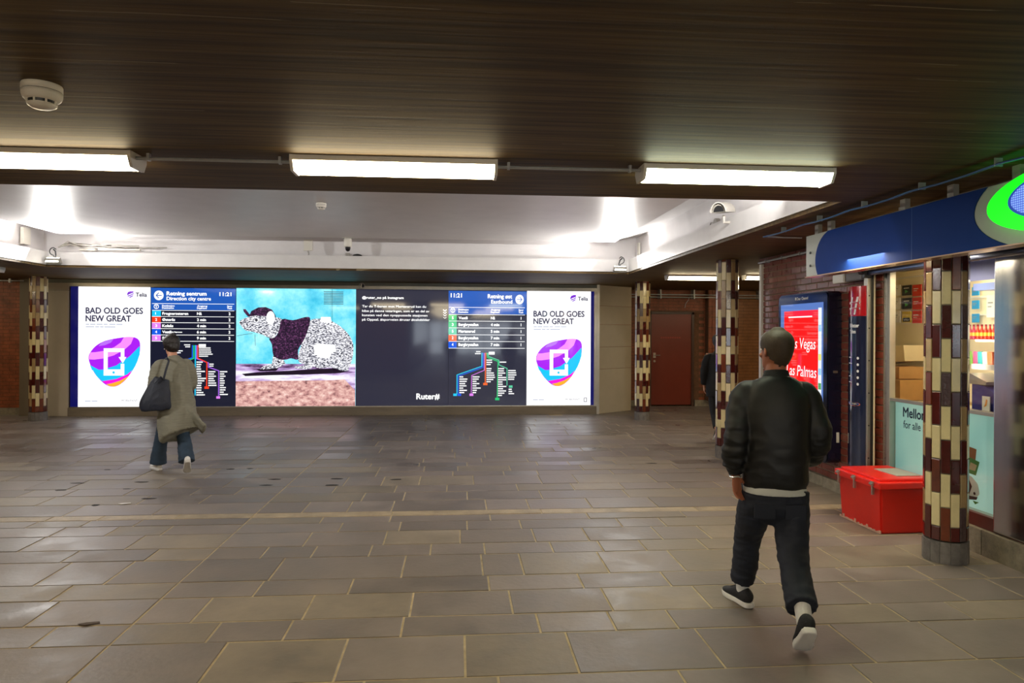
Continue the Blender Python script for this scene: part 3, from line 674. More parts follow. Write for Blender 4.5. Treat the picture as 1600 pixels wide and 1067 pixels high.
def pillar(x, y_, label, single=True, seed=1, rot=0.0):
    r = random.Random(seed)
    t = thing('tiled_pillar', label, 'pillar', (x, y_, 0), rot, 'tiled pillars')
    ap = PR - .012
    bm = bmesh.new(); lathe(bm, [(ap / cos(pi / NT), .17), (ap / cos(pi / NT), CH)], NT); xform(bm, Matrix.Rotation(pi / NT + pi / 2, 4, 'Z')); obj('core', bm, m_grout, t)
    joined = bmesh.new()
    for i in range(NT):
        th = 2 * pi * i / NT
        # plinth stone
        w = (PR + .006) * math.tan(pi / NT) - .002
        bm = bmesh.new(); box(bm, -w, w, -PR - .004, -PR + .03, 0, .163, .003); xform(bm, Matrix.Rotation(th, 4, 'Z'))
        if single: obj('plinth_stone', bm, m_granite_d, t)
        else: obj('plinth_stone', bm, m_granite_d, t)
        ph = (0.0 if i % 2 else 0.165) + r.choice((0, .004, -.004))
        z = .173 - .250 + (ph if ph > 0.02 else .25 - .11); k = (1 if i % 2 else 1); col = k
        first = True; c_ = 1
        z = .173; h = (.10 if i % 2 else .245)
        nb = 0
        while z < CH - .03:
            zz = min(z + h, CH - .004)
            cr = (nb + (1 if i % 2 == 0 else 1)) % 2 == 0
            if cr: kk = 0 if r.random() < (.86 if z < 1.6 else .6) else 4
            else: kk = r.choice([1, 1, 1, 1, 1, 2, 2, 1, 3] if z < 1.6 else [1, 1, 1, 2, 3])
            if z > 2.2 and r.random() < .25: kk = r.choice([0, 1, 3, 4])
            if single:
                o = bpy.data.objects.new('tile', tile_me(zz - z, kk)); COL.objects.link(o); o.parent = t
                o.matrix_local = Matrix.Rotation(th, 4, 'Z') @ Matrix.Translation((0, -ap - r.uniform(-.0012, .0008), z))
            else:
                bm = tile_mesh(zz - z); 
                for f in bm.faces: f.material_index = kk
                xform(bm, Matrix.Rotation(th, 4, 'Z') @ Matrix.Translation((0, -ap, z))); me = bpy.data.meshes.new('t'); bm.to_mesh(me); bm.free(); joined.from_mesh(me); bpy.data.meshes.remove(me)
            z = zz + .0085; h = .245; nb += 1
    if single: joined.free()
    else: tag(obj('tiles', joined, TC, t), kind='stuff')
    return t
pillar(3.735, 4.955, 'largest tiled pillar in front of the shop window, beside the red box', True, 3, rot=.25)
pillar(3.74, 9.24, 'tiled pillar just left of the man in the black jacket', True, 5, rot=.18)
pillar(3.665, 13.33, 'slim far tiled pillar in front of the red-brown door', False, 8)
pillar(-7.97, 13.70, 'tiled pillar at the left end of the display wall', False, 9)

# ================================================================== SHOP-SIDE WALL
YA, YB = 6.34, 8.97
w = struct('wall_right', B(XW + .012, XW + .05, YA, YB, .12, CH), m_joint)
BM = {}
def brick_me(L_):
    k = round(L_, 2)
    if k not in BM:
        bm = bmesh.new(); l = k / 2 - .0055; h = BH - .012; ch = .003
        a = [bm.verts.new(p) for p in ((0, -l, 0), (0, l, 0), (0, l, h), (0, -l, h))]
        b = [bm.verts.new(p) for p in ((-.012, -l, 0), (-.012, l, 0), (-.012, l, h), (-.012, -l, h))]
        c = [bm.verts.new(p) for p in ((-.016, -l + ch, ch), (-.016, l - ch, ch), (-.016, l - ch, h - ch), (-.016, -l + ch, h - ch))]
        for i in range(4):
            j = (i + 1) % 4; bm.faces.new((a[i], a[j], b[j], b[i])); bm.faces.new((b[i], b[j], c[j], c[i]))
        bm.faces.new(c); bmesh.ops.recalc_face_normals(bm, faces=bm.faces[:]); me = bpy.data.meshes.new('brick'); bm.to_mesh(me); bm.free(); me.materials.append(m_brick); BM[k] = me
    return BM[k]
z = .12; k = 0; nb = 0; bmrest = bmesh.new()
while z < CH - .03:
    for a, b in brick_row(YA, YB, BL, (k % 2) * BL / 2):
        hid = (7.12 < a and b < 8.12 and .40 < z < 2.08)
        if hid: continue
        if nb >= 296:
            box(bmrest, XW - .003, XW + .015, a + .0055, b - .0055, z + .006, z + BH - .006); continue
        o = bpy.data.objects.new('brick', brick_me(b - a)); COL.objects.link(o); o.parent = w
        o.location = (XW + .013 - rnd.uniform(0, .003), (a + b) / 2, z + .006); nb += 1
    z += BH; k += 1
tag(obj('brickwork', bmrest, m_brick, w), kind='stuff')
yy = YA; bmw = None
for i in range(5):
    L_ = (YB - YA) / 5; bm = B(XW - .03, XW + .2, yy + .003, yy + L_ - .003, 0, .118, .004)
    if bmw is None: bmw = struct('baseboard_right', bm, m_granite)
    else: obj('kerb_stone', bm, m_granite, bmw)
    yy += L_
struct('wall_corner', B(XW, 8.9, YB, YB + .12, 0, CH), m_brick)
struct('trim_12', B(XW - .035, XW + .01, YB - .02, YB + .04, 0.0, 2.66), m_plastic)
# wall above and beside the glazing
struct('wall_shop_above', B(XW, XW + .2, -23, YA, 2.33, CH), m_darkpaint)
struct('wall_shop_lower', B(XW - .01, XW + .2, -23, YA, .20, .30), mat('red_brown_sill', '#5b2a22', .3, var=.2, vscale=4))
yy = YA; kb = None
while yy > 1.2:
    L_ = .62 if kb is None else rnd.choice([.16, .7, .62]); bm = B(XW - .05, XW + .2, yy - L_ + .003, yy - .003, 0, .198, .004)
    if kb is None: kb = struct('baseboard_shop', bm, m_granite)
    else: obj('kerb_stone', bm, m_granite, kb)
    yy -= L_
struct('wall_right_near', B(XW, XW + .2, -23, 2.6, .3, 2.33), m_brick)
# shop interior shell
m_shopwall = mat('cream_shop_wall', '#efe2bd', .6)
bm = bmesh.new(); box(bm, 5.15, 5.25, 2.0, 7.6, 0, 2.6); box(bm, XW + .06, 5.2, 7.5, 7.6, 0, 2.6); box(bm, XW + .055, XW + .07, 6.36, 7.5, 0, 2.6); box(bm, XW + .2, 5.2, 2.0, 2.1, 0, 2.6); struct('wall_shop_interior', bm, m_shopwall)
struct('ceiling_shop', B(XW + .2, 5.25, 2.0, 7.6, 2.5, 2.6), m_shopwall)
area('shop_light', (4.62, 5.3, 2.42), (0.05, 0, -1), .5, 3.0, SHOP_POWER, (1.0, .86, .58))
l2 = area('shop_light_display', (4.40, 5.5, 1.30), (1, 0, .15), .1, 2.2, SHOP_POWER * .07, (1.0, .88, .66))

# window frames + glass
glass = bpy.data.materials.new('window_glass'); glass.use_nodes = True; N = glass.node_tree.nodes; L = glass.node_tree.links; N.remove(N['Principled BSDF'])
tr = N.new('ShaderNodeBsdfTransparent'); gl = N.new('ShaderNodeBsdfGlossy'); gl.inputs['Roughness'].default_value = .02; mxs = N.new('ShaderNodeMixShader'); fz = N.new('ShaderNodeFresnel'); fz.inputs[0].default_value = 1.5
L.new(fz.outputs[0], mxs.inputs[0]); L.new(tr.outputs[0], mxs.inputs[1]); L.new(gl.outputs[0], mxs.inputs[2]); L.new(mxs.outputs[0], N['Material Output'].inputs[0])
def pane(ya, yb):
    bm = bmesh.new(); bm.faces.new([bm.verts.new(q) for q in ((XW + .03, ya, .3), (XW + .03, ya, 2.33), (XW + .03, yb, 2.33), (XW + .03, yb, .3))]); return bm
w1 = obj('window_1', pane(4.95, 6.26), glass); w1['kind'] = 'structure'
bm = bmesh.new(); box(bm, XW - .01, XW + .05, 6.225, 6.27, .3, 2.33, .004); obj('window_frame', bm, m_steel_m, w1)
bm = bmesh.new(); box(bm, XW + .0, XW + .05, 6.27, YA, .3, 2.33, .006); obj('window_jamb', bm, m_steel, w1)
bm = bmesh.new(); box(bm, XW - .005, XW + .05, 4.95, 6.225, 1.085, 1.115, .003); box(bm, XW - .005, XW + .05, 4.95, 6.225, .29, .315, .003); obj('glazing_bar', bm, m_steel_m, w1)
bm = bmesh.new(); box(bm, XW - .03, XW + .12, 4.62, 4.93, .21, 2.35, .012); cs = struct('trim_13', bm, m_steel)
struct('trim_14', B(XW - .05, XW + .12, 4.48, 4.61, .30, 2.35, .012), m_steel)
obj('window_2', pane(2.6, 4.5), glass)['kind'] = 'structure'
# shutter guide post between brick wall and shop front
sp = thing('shutter_guide', 'pale metal shutter guide post between the blue notice column and the shop window', 'post', (4.03, 6.43, 0))
bm = bmesh.new(); box(bm, -.005, .06, .0, .065, .12, 2.36, .003); obj('rail', bm, m_steel_m, sp)
bm = bmesh.new(); box(bm, .045, .058, -.030, -.018, .12, 2.36, .002); obj('slot_edge', bm, mat('pale_edge', '#d2c6a4', .4), sp)
bm = bmesh.new(); box(bm, .03, .06, -.018, .0, .12, 2.36); obj('slot', bm, m_black, sp)
for k in range(6): obj('rivet', cyl(bmesh.new(), (.012, -.004, .5 + k * .32), (.012, .004, .5 + k * .32), .007, 8), m_black, sp)
# roller shutter housing over the window
rs = thing('roller_shutter', 'rolled-up metal shutter in its dark housing above the shop window', 'shutter', (3.98, 5.0, 2.25))
bm = bmesh.new(); box(bm, -.02, .13, -2.4, 1.40, .10, .30, .01); obj('housing', bm, mat('shutter_housing', '#3a3a46', .3, metal=.6), rs)
bm = bmesh.new(); cyl(bm, (0.03, -2.4, .07), (0.03, 1.38, .07), .028, 14); cyl(bm, (-.015, -2.4, .135), (-.015, 1.38, .135), .018, 12); obj('roller', bm, mat('shutter_roller', '#8087a8', .22, metal=.9), rs)
bm = bmesh.new(); box(bm, -.02, .06, 1.38, 1.42, .02, .30, .006); cyl(bm, (-.03, 1.36, .09), (-.03, 1.425, .09), .035, 14); obj('end_bracket', bm, m_black, rs)
# lower posters behind the glass
def teal(name, y0, y1, label):
    t = thing('window_poster', label, 'poster', (XW + .06, (y0 + y1) / 2, .315)); M = Matrix.Translation((-(XW + .06), -(y0 + y1) / 2, -.315))
    m = bpy.data.materials.new(name); m.use_nodes = True; N = m.node_tree.nodes; L = m.node_tree.links; b = N['Principled BSDF']
    tc = N.new('ShaderNodeTexCoord'); nz = N.new('ShaderNodeTexNoise'); nz.inputs['Scale'].default_value = 1.3; nz.inputs['Detail'].default_value = 2; L.new(tc.outputs['Object'], nz.inputs['Vector'])
    r = N.new('ShaderNodeValToRGB'); L.new(nz.outputs[0], r.inputs[0]); r.color_ramp.elements[0].position = .35; r.color_ramp.elements[0].color = (*lin('#79b9b4'), 1); r.color_ramp.elements[1].position = .66; r.color_ramp.elements[1].color = (*lin('#b4dacb'), 1)
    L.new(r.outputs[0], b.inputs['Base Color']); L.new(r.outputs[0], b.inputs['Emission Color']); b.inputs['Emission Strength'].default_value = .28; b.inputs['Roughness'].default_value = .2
    o = obj('sheet', B(XW + .05, XW + .06, y0, y1, .315, 1.085), m, t); o.matrix_parent_inverse = M
    return t, M, Plane((XW + .049, y1, .315), (0, -1, 0), (0, 0, 1), (-1, 0, 0))
t, M, pl = teal('poster_teal_left', 5.66, 6.222, 'teal window poster with dark blue words, above the red box')
bm = bmesh.new(); ink = mat('poster_ink', '#16284c', .5)
text(bm, pl, 'Mellom', .115, .635, .335, .088, .001, bold=.003); text(bm, pl, 'for alle sm', .12, .53, .36, .07, .001, bold=.0005)
text(bm, pl, 'NARVESEN', .20, .055, .34, .03, .001, bold=.0015, slant=-.1)
for k in range(14):
    a0 = pi * .98 - k * pi * .055; a1 = a0 - pi * .055
    pline(bm, pl, [(.36 + .22 * cos(a0), .055 + .075 * sin(a0)), (.36 + .22 * cos(a1), .055 + .075 * sin(a1))], .008 if k < 9 else .004, .0012)
on('lettering', bm, ink, t, M)
t, M, pl = teal('poster_teal_right', 4.952, 5.655, 'teal window poster with snack packets printed on it, right of the nearest pillar')
cm = [mat('packet_orange', '#a8642c', .5), mat('packet_green', '#4f8a2c', .5), mat('packet_white', '#e8e2cf', .5), mat('packet_brown', '#4a2c1e', .5), mat('packet_cream', '#d8b888', .5)]
bm = bmesh.new()
def PX(px, py): h_ = hit(px, py, 'X', XW + .049); return (5.655 - h_.y, h_.z - .315)
def PXp(bm, pts, e, mi): poly(bm, pl, [PX(*p) for p in pts][::-1], e, mi)
PXp(bm, [(1505, 694), (1526, 702), (1524, 722), (1505, 720)], .001, 0); PXp(bm, [(1515, 714), (1531, 722), (1525, 743), (1512, 738)], .002, 1); PXp(bm, [(1517, 722), (1527, 727), (1524, 736), (1514, 733)], .0025, 4)
PXp(bm, [(1505, 740), (1518, 744), (1528, 756), (1531, 772), (1524, 779), (1505, 776)], .001, 2); PXp(bm, [(1505, 752), (1514, 748), (1519, 760), (1514, 774), (1506, 776)], .002, 3); PXp(bm, [(1514, 774), (1528, 777), (1526, 781), (1512, 780)], .0025, 3); PXp(bm, [(1520, 782), (1530, 785), (1524, 788)], .002, 1)
disc(bm, pl, *PX(1523, 771), .012, .0027, 3)
on('packet_print', bm, cm, t, M)

# shelves and goods behind the glass
XB = 4.72
sh = thing('pegboard_shelf', 'cream peg wall unit with price rails behind the left shop window', 'shelf', (XB, 6.0, 0))
obj('back_panel', B(0, .03, -.42, 1.3, 1.1, 2.45), m_shopwall, sh)
obj('upright', B(-.02, 0, .05, .09, 1.1, 2.0), mat('slotted_upright', '#8a7340', .5), sh)
pr = [obj('hanging_rail', B(-.012, 0.0, -.4, 1.0, zz - .006, zz + .006), m_plastic, sh) for zz in (2.32, 2.06, 1.90)]
def card(px0, px1, py0, py1, m, label, name='gift_card', group='cards hanging in the left shop window', X=XB - .03, cat='card', detail=None):
    a = hit(px0, py1, 'X', X); b = hit(px1, py0, 'X', X); w = abs(a.y - b.y); h_ = abs(b.z - a.z)
    t = thing(name, label, cat, (X, (a.y + b.y) / 2, a.z), 0, group)
    obj('sheet', B(-.004, .004, -w / 2, w / 2, 0, h_, .001), m, t)
    p2 = Plane((-.0045, w / 2, 0), (0, -1, 0), (0, 0, 1), (-1, 0, 0)); bm = bmesh.new()
    if detail == 'play': poly(bm, p2, [(w * .35, h_ * .2), (w * .72, h_ * .38), (w * .35, h_ * .58)], .001, 0); rect(bm, p2, w * .2, w * .8, h_ * .68, h_ * .76, .001, 1)
    elif detail == 'lock': rect(bm, p2, w * .12, w * .88, h_ * .08, h_ * .42, .001, 2); text(bm, p2, 'visa', w * .22, h_ * .16, w * .55, h_ * .18, .002, 1)
    else: rect(bm, p2, w * .15, w * .7, h_ * .62, h_ * .68, .001, 1 if detail == 'r' else 3); rect(bm, p2, w * .15, w * .55, h_ * .45, h_ * .5, .001, 1 if detail == 'r' else 3)
    flat('print', bm, [mat('play_green', '#5ab05a', .5), mat('print_white', '#f2f2f2', .5), m_black, mat('print_grey', '#9a9a92', .5)], t)
    return t
mwc = mat('card_white', '#efe9dc', .4); mbc = mat('card_black', '#2c2c2a', .35); mrc = mat('card_red', '#d93a24', .35); myc = mat('card_yellow', '#e0c64a', .4)
rowsn = ['top', 'middle', 'bottom']
for i, (a, b) in enumerate(((445, 462), (465, 483), (486, 504))):
    card(1396, 1407, a, b, mwc, f'white card in the {rowsn[i]} row of the left shop window', detail=None)
    card(1410, 1424, a, b, mbc if i < 2 else myc, (f'black card with green triangle in the {rowsn[i]} row of the left shop window' if i < 2 else 'yellow card with black band in the bottom row of the left shop window'), detail='play' if i < 2 else 'lock')
    card(1426, 1440, a - 1, b + 1, mrc, f'red packet in the {rowsn[i]} row of the left shop window', name='red_packet', detail='r', cat='packet')
# cardboard boxes
m_card = mat('cardboard', '#b98a4e', .75, var=.12, vscale=6, bump=.2); m_card2 = mat('pale_cardboard', '#d8c49a', .75, var=.08, vscale=6)
def carton(loc, rz, tilt, sx, sy, sz, m, label, flap=None):
    t = thing('cardboard_box', label, 'box', loc, rz, 'cardboard boxes in the shop window'); t.rotation_euler = (tilt, 0, rz)
    bm = bmesh.new(); box(bm, -sx / 2, sx / 2, -sy / 2, sy / 2, 0, sz, .004); obj('body', bm, m, t)
    bm = bmesh.new(); box(bm, -sx / 2 - .001, sx / 2 + .001, -.02, .02, sz * .4, sz + .002); obj('tape', bm, mat('packing_tape', '#cba46a', .3), t)
    bm = bmesh.new(); box(bm, -sx / 2 - .002, -sx / 2, sy * .2, sy * .38, sz * .35, sz * .6); obj('sticker', bm, mwc, t)
    if flap: bm = bmesh.new(); box(bm, -sx / 2, sx / 2, sy / 2 - .01, sy / 2 + .2, sz - .005, sz); xform(bm, Matrix.Translation((0, sy / 2, sz)) @ Matrix.Rotation(.5, 4, 'X') @ Matrix.Translation((0, -sy / 2, -sz))); obj('flap', bm, m, t)
tb = thing('window_shelf', 'cream shelf board behind the left shop window under the cardboard boxes', 'shelf', (4.45, 6.0, 1.07)); obj('board', B(-.24, .27, -.44, 1.3, -.02, 0), m_shopwall, tb)
obj('support', B(.2, .25, -.4, 1.2, -1.07, -.02), m_shopwall, tb)
carton((4.40, 6.60, 1.075), .15, 0, .30, .52, .20, m_card, 'lowest cardboard box in the left shop window')
carton((4.48, 6.58, 1.28), -.1, 0, .26, .40, .12, m_card, 'middle flat cardboard box in the left shop window', flap=False)
carton((4.52, 6.66, 1.43), .1, -.12, .24, .42, .16, m_card2, 'pale tilted cardboard box on top of the others in the shop window', flap=True)
# right window section
s2 = thing('shelf_unit', 'white lit shelf unit behind the right shop window with a price rail', 'shelf', (4.55, 5.1, 0))
obj('back_panel', B(.15, .18, -.9, .48, 1.1, 2.25), mat('shop_white', '#f0ece0', .5), s2)
obj('shelf_board', B(-.08, .15, -.9, .48, 1.66, 1.68), m_plastic, s2); obj('shelf_board', B(-.10, .15, -.9, .48, 1.43, 1.455), m_plastic, s2)
obj('price_rail', B(-.115, -.10, -.9, .48, 1.425, 1.47), m_greyplastic, s2)
obj('valance', B(-.34, -.33, -.15, .50, 2.16, 2.33), mat('valance_lavender', '#8a92c8', .4), s2)
obj('canopy_board', B(-.10, .15, -.9, .48, 2.10, 2.16), mat('canopy_blue', '#6f7fb0', .35), s2)
obj('counter', B(-.30, .15, -.9, .48, 1.00, 1.10), m_plastic, s2)
mb1 = mat('pack_blue', '#2f8fc8', .3); mb2 = mat('pack_darkblue', '#1d4f9a', .3)
for i, (a, b) in enumerate(((448, 462), (469, 483), (490, 504))):
    card(1519, 1530, a, b, mb1, f'blue and white blister pack on the {rowsn[i]} hook of the right shop window', name='blister_pack', group='blister packs in the right shop window', X=4.66, cat='packet')
t = card(1542, 1557, 460, 496, mwc, 'tall white and blue foil bag hanging in the right shop window', name='foil_bag', group='hanging bags', X=4.66, cat='packet'); del t['group']
for i in range(8):
    px = 1509 + i * 6.3; h_ = hit(px, 535, 'X', 4.52)
    c_ = '#b02a4a' if i < 3 else '#b8301c'
    t = thing('juice_bottle', ('leftmost', 'second', 'third', 'fourth', 'fifth', 'sixth', 'seventh', 'rightmost')[i] + ' small red juice bottle in the row behind the right shop window', 'bottle', (4.52, h_.y, 1.68), 0, 'juice bottles behind the right shop window')
    obj('body', lathe(bmesh.new(), [(.014, 0), (.0155, .01), (.0155, .075), (.007, .10), (.007, .115)], 12), mat('juice_' + c_[1:], c_, .15), t, True)
    obj('cap', lathe(bmesh.new(), [(.009, .115), (.009, .13)], 10), mat('cap_' + c_[1:], '#7a1420', .3), t)
    obj('wrap', lathe(bmesh.new(), [(.0162, .03), (.0162, .06)], 12), mat('wrap_orange', '#f0a030', .4), t)
# fold-out picture card standing on the shelf + lower freezer lid goods
cols = ['#e8a040', '#7ab04a', '#c85a8a', '#3a9aa0', '#e0d8c0', '#d86a3a']
for i in range(6):
    px0 = 1509 + i * 8; a = hit(px0, 560, 'X', 4.50)
    t = thing('snack_bag', ['orange', 'green', 'pink', 'teal', 'cream', 'rust red'][i] + ' snack bag on the middle shelf behind the right shop window', 'packet', (4.50, a.y, 1.456), 0, 'snack bags behind the right shop window')
    bm = bmesh.new(); box(bm, -.012, .012, -.026, .026, 0, .12, .008); xform(bm, Matrix.Rotation(rnd.uniform(-.25, .25), 4, 'X')); obj('body', bm, mat('snack_' + cols[i][1:], cols[i], .3), t)
t = thing('ice_chest', 'dark blue curved ice cream chest seen low behind the right shop window', 'freezer', (4.42, 5.28, 1.10))
bm = bmesh.new(); prism(bm, [(-.12, .12, 0), (-.12, -.20, 0), (-.12, -.20, .10), (-.12, -.02, .20), (-.12, .12, .21)], (.2, 0, 0)); obj('body', bm, mat('chest_blue', '#2b2f86', .2), t)
bm = bmesh.new(); prism(bm, [(-.13, .14, .21), (-.13, -.04, .21), (-.13, -.05, .235), (-.13, .14, .30)], (.2, 0, 0)); obj('lid', bm, m_steel_m, t)
t = thing('price_sign', 'small white card with an orange print low in the right shop window', 'sign', (4.28, hit(1541, 620, 'X', 4.28).y, 1.10))
obj('card', B(-.004, .004, -.04, .04, 0, .12, .001), mwc, t)
bm = bmesh.new(); p2 = Plane((-.0045, .04, 0), (0, -1, 0), (0, 0, 1), (-1, 0, 0)); poly(bm, p2, [(.02, .03), (.05, .045), (.06, .09), (.045, .1), (.035, .06)], .001); flat('print', bm, mat('print_orange', '#e8942a', .5), t)
t = thing('fruit_tub', 'round yellow tub low behind the right shop window', 'tub', (4.36, hit(1542, 600, 'X', 4.36).y, 1.10))
obj('body', lathe(bmesh.new(), [(.04, 0), (.055, .12), (.052, .14)], 18), mat('tub_yellow', '#f0c028', .35), t, True); obj('lid', lathe(bmesh.new(), [(.058, .14), (.05, .165), (.01, .175)], 18), mat('tub_green', '#8ab43a', .35), t, True)

# ------------------------------------------------------------------ shop sign
sg = thing('shop_sign', 'long blue and grey overhead shop sign with a glowing green and blue oval', 'sign', (3.30, 5.0, 2.26)); MS = Matrix.Translation((-3.30, -5.0, -2.26))
m_signgrey = mat('sign_grey', '#aeb2a8', .35, var=.05); m_signblue = mat('sign_blue', '#12357e', .7, var=.06, vscale=3, spec=.15)
o = obj('backing_panel', B(3.30, 3.40, 1.9, 6.25, 2.262, 2.645, .003), m_signgrey, sg); o.matrix_parent_inverse = MS
def ell(cy, cz, a, b, n=64, a0=0, a1=2 * pi): return [(cy + a * cos(a0 + (a1 - a0) * k / n), cz + b * sin(a0 + (a1 - a0) * k / n)) for k in range(n + 1)]
# blue field between the left arc and the grey oval
leftarc = [(6.06 + .12 * (1 - cos(pi * (k / 12 - .5))) * -1 + .12 - .0, 2.264 + .38 * k / 12) for k in range(13)]
leftarc = [(5.83 + (.30) * math.sqrt(max(0, 1 - ((k / 14 * .379 - .13) / .26) ** 2)) - .055, 2.264 + .379 * k / 14) for k in range(15)]
ra = []
for k in range(15):
    zz = 2.264 + .379 * k / 14; q = max(0, 1 - ((zz - 2.49) / .306) ** 2); ra.append((3.30 + .83 * math.sqrt(q), zz))
bm = bmesh.new(); outline = [(3.294, yv, zv) for yv, zv in leftarc] + [(3.294, yv, zv) for yv, zv in ra[::-1]]
prism(bm, outline, (.008, 0, 0)); o = obj('blue_field', bm, m_signblue, sg); o.matrix_parent_inverse = MS
o = obj('panel_seam', B(3.2935, 3.2945, 4.728, 4.731, 2.264, 2.644), mat('seam', '#4a6aa8', .4), sg); o.matrix_parent_inverse = MS
bm = bmesh.new(); e_ = ell(3.30, 2.49, .68, .205); prism(bm, [(3.26, a, b) for a, b in e_[:-1]], (.05, 0, 0))
o = obj('green_oval', bm, mat('green_neon', '#10c010', .3, emit=(0.0, 1.0, 0.04), estr=1.15), sg); o.matrix_parent_inverse = MS
bm = bmesh.new(); e_ = ell(3.28, 2.50, .51, .155); prism(bm, [(3.235, a, b) for a, b in e_[:-1]], (.04, 0, 0))
o = obj('oval_rim', bm, mat('oval_rim_blue', '#3a62c0', .2, metal=.3, emit='#2a50c8', estr=.35), sg); o.matrix_parent_inverse = MS
# perforated blue lamp face: dotted lit panel
m = bpy.data.materials.new('dotted_blue_face'); m.use_nodes = True; N = m.node_tree.nodes; L = m.node_tree.links; b = N['Principled BSDF']
tc = N.new('ShaderNodeTexCoord'); vo = N.new('ShaderNodeTexVoronoi'); vo.inputs['Scale'].default_value = 75; vo.inputs['Randomness'].default_value = 0.0; L.new(tc.outputs['Object'], vo.inputs['Vector'])
r = N.new('ShaderNodeValToRGB'); L.new(vo.outputs['Distance'], r.inputs[0]); r.color_ramp.elements[0].position = .25; r.color_ramp.elements[0].color = (*lin('#9cc8ff'), 1); r.color_ramp.elements[1].position = .5; r.color_ramp.elements[1].color = (*lin('#2a46c8'), 1)
L.new(r.outputs[0], b.inputs['Emission Color']); b.inputs['Emission Strength'].default_value = .9; b.inputs['Base Color'].default_value = (.02, .03, .2, 1)
bm = bmesh.new(); e_ = ell(3.28, 2.50, .478, .140); prism(bm, [(3.225, a, b_) for a, b_ in e_[:-1]], (.02, 0, 0)); o = obj('dotted_face', bm, m, sg); o.matrix_parent_inverse = MS
for yv in (6.14, 5.92, 4.9, 4.4, 3.85, 2.6): o = obj('hanger', B(3.34, 3.38, yv - .03, yv + .03, 2.645, CH + .001), m_greyplastic, sg); o.matrix_parent_inverse = MS
for zv in (2.36, 2.48): o = obj('bolt', cyl(bmesh.new(), (3.292, 6.17, zv), (3.301, 6.17, zv), .012, 12), m_black, sg); o.matrix_parent_inverse = MS
o = obj('lower_edge', B(3.285, 3.41, 1.9, 6.25, 2.253, 2.262), mat('sign_edge', '#c8a890', .25, metal=.5), sg); o.matrix_parent_inverse = MS
# small control boxes on the wall under the sign
for i, (ya, yb, m_, lb) in enumerate(((6.83, 7.05, m_plastic, 'pale small junction box under the left end of the shop sign'), (6.5, 6.8, mat('brown_box', '#4a3c30', .4), 'brown junction box next to the pale one under the shop sign'))):
    t = thing('junction_box', lb, 'box', (4.08, (ya + yb) / 2, 2.26)); obj('body', B(-.06, .04, -(yb - ya) / 2, (yb - ya) / 2, 0, .09, .004), m_, t); obj('lid', B(-.068, -.06, -(yb - ya) / 2 + .01, (yb - ya) / 2 - .01, .01, .08, .002), m_, t)
# cable bundle + conduits along the ceiling above the sign
cb = thing('cable_bundle', 'blue and white cable bundle running along the ceiling above the shop sign', 'cable', (3.1, 5, CH))
m_cb = mat('blue_cable', '#2d5a8c', .3); m_cw = mat('white_cable', '#c2cbd4', .3)
def drape(x, z, y0, y1, n, sag):
    return [(x + .006 * sin(k * 1.7), y0 + (y1 - y0) * k / n - 5, z - CH - sag * abs(sin(k * pi / 3))) for k in range(n + 1)]
for dx, mm in ((0, m_cb), (.018, m_cw), (-.014, m_cb), (.004, m_cw)):
    obj('cable', pipe(bmesh.new(), [(dx, p[1], p[2] + dx * .3) for p in drape(0, CH - .035, 2.2, 6.7, 18, .012)] + [(dx + .25, 1.85, -.02), (dx + .5, 1.95, -.006)], .007, 6), mm, cb)
for k in range(7): obj('clip', B(-.02, .028, -2.6 + k * .65, -2.592 + k * .65, -.048, 0), m_gal, cb)
t = thing('conduit_pipe', 'thin grey conduit just behind the shop sign under the ceiling', 'pipe', (3.55, 5, CH)); obj('pipe', pipe(bmesh.new(), [(0, -3, -.03), (0, -.2, -.03), (0, 1.3, -.03)], .012), m_greyplastic, t)
for k in range(3): obj('clip', B(-.02, .02, -2.2 + k * 1.2, -2.17 + k * 1.2, -.045, 0), m_greyplastic, t)
t = thing('cable_pipe', 'pale cable run along the top of the brick wall corner', 'pipe', (XW - .05, 7.5, 2.68)); obj('pipe', pipe(bmesh.new(), [(0, -1.2, 0.01), (0, 0, 0.0), (0, 1.5, .0), (.1, 1.56, 0)], .014), m_gal, t)
for k in range(6): obj('clip', B(-.02, .05, -1.0 + k * .45, -.97 + k * .45, -.02, .02), m_gal, t)

# ------------------------------------------------------------------ wall display (advert totem) + notice column
y0, y1, z0_, z1_ = 7.06, 8.20, .32, 2.19; X0 = 3.985
ds = thing('advertising_display', 'tall black framed lit display with a red travel advert on the brick wall', 'display screen', (XW, (y0 + y1) / 2, z0_)); MD = Matrix.Translation((-XW, -(y0 + y1) / 2, -z0_))
def rrect(ya, yb, za, zb, r, n=6):
    pts = []
    for cy_, cz_, a0 in ((yb - r, zb - r, 0), (ya + r, zb - r, pi / 2), (ya + r, za + r, pi), (yb - r, za + r, 3 * pi / 2)):
        for k in range(n + 1): a = a0 + pi / 2 * k / n; pts.append((cy_ + r * cos(a), cz_ + r * sin(a)))
    return pts
bm = bmesh.new(); prism(bm, [(X0, a, b) for a, b in rrect(y0, y1, z0_, z1_, .07)], (XW - X0, 0, 0)); o = obj('housing', bm, mat('navy_housing', '#10142c', .25, coat=.3), ds); o.matrix_parent_inverse = MD
bm = bmesh.new(); prism(bm, [(X0 - .012, a, b) for a, b in rrect(y0 + .012, y1 - .012, z0_ + .012, z1_ - .012, .06)], (.012, 0, 0)); o = obj('bezel', bm, m_blackgloss, ds); o.matrix_parent_inverse = MD
ya, yb, za, zb = y0 + .09, y1 - .07, z0_ + .13, z1_ - .12
o = obj('screen', B(X0 - .0145, X0 - .012, ya, yb, za, zb), led('travel_screen_edge', '#5f7fc4', .8, .03), ds); o.matrix_parent_inverse = MD
pl = Plane((X0 - .0147, yb, za), (0, -1, 0), (0, 0, 1), (-1, 0, 0)); w_, h_ = yb - ya, zb - za
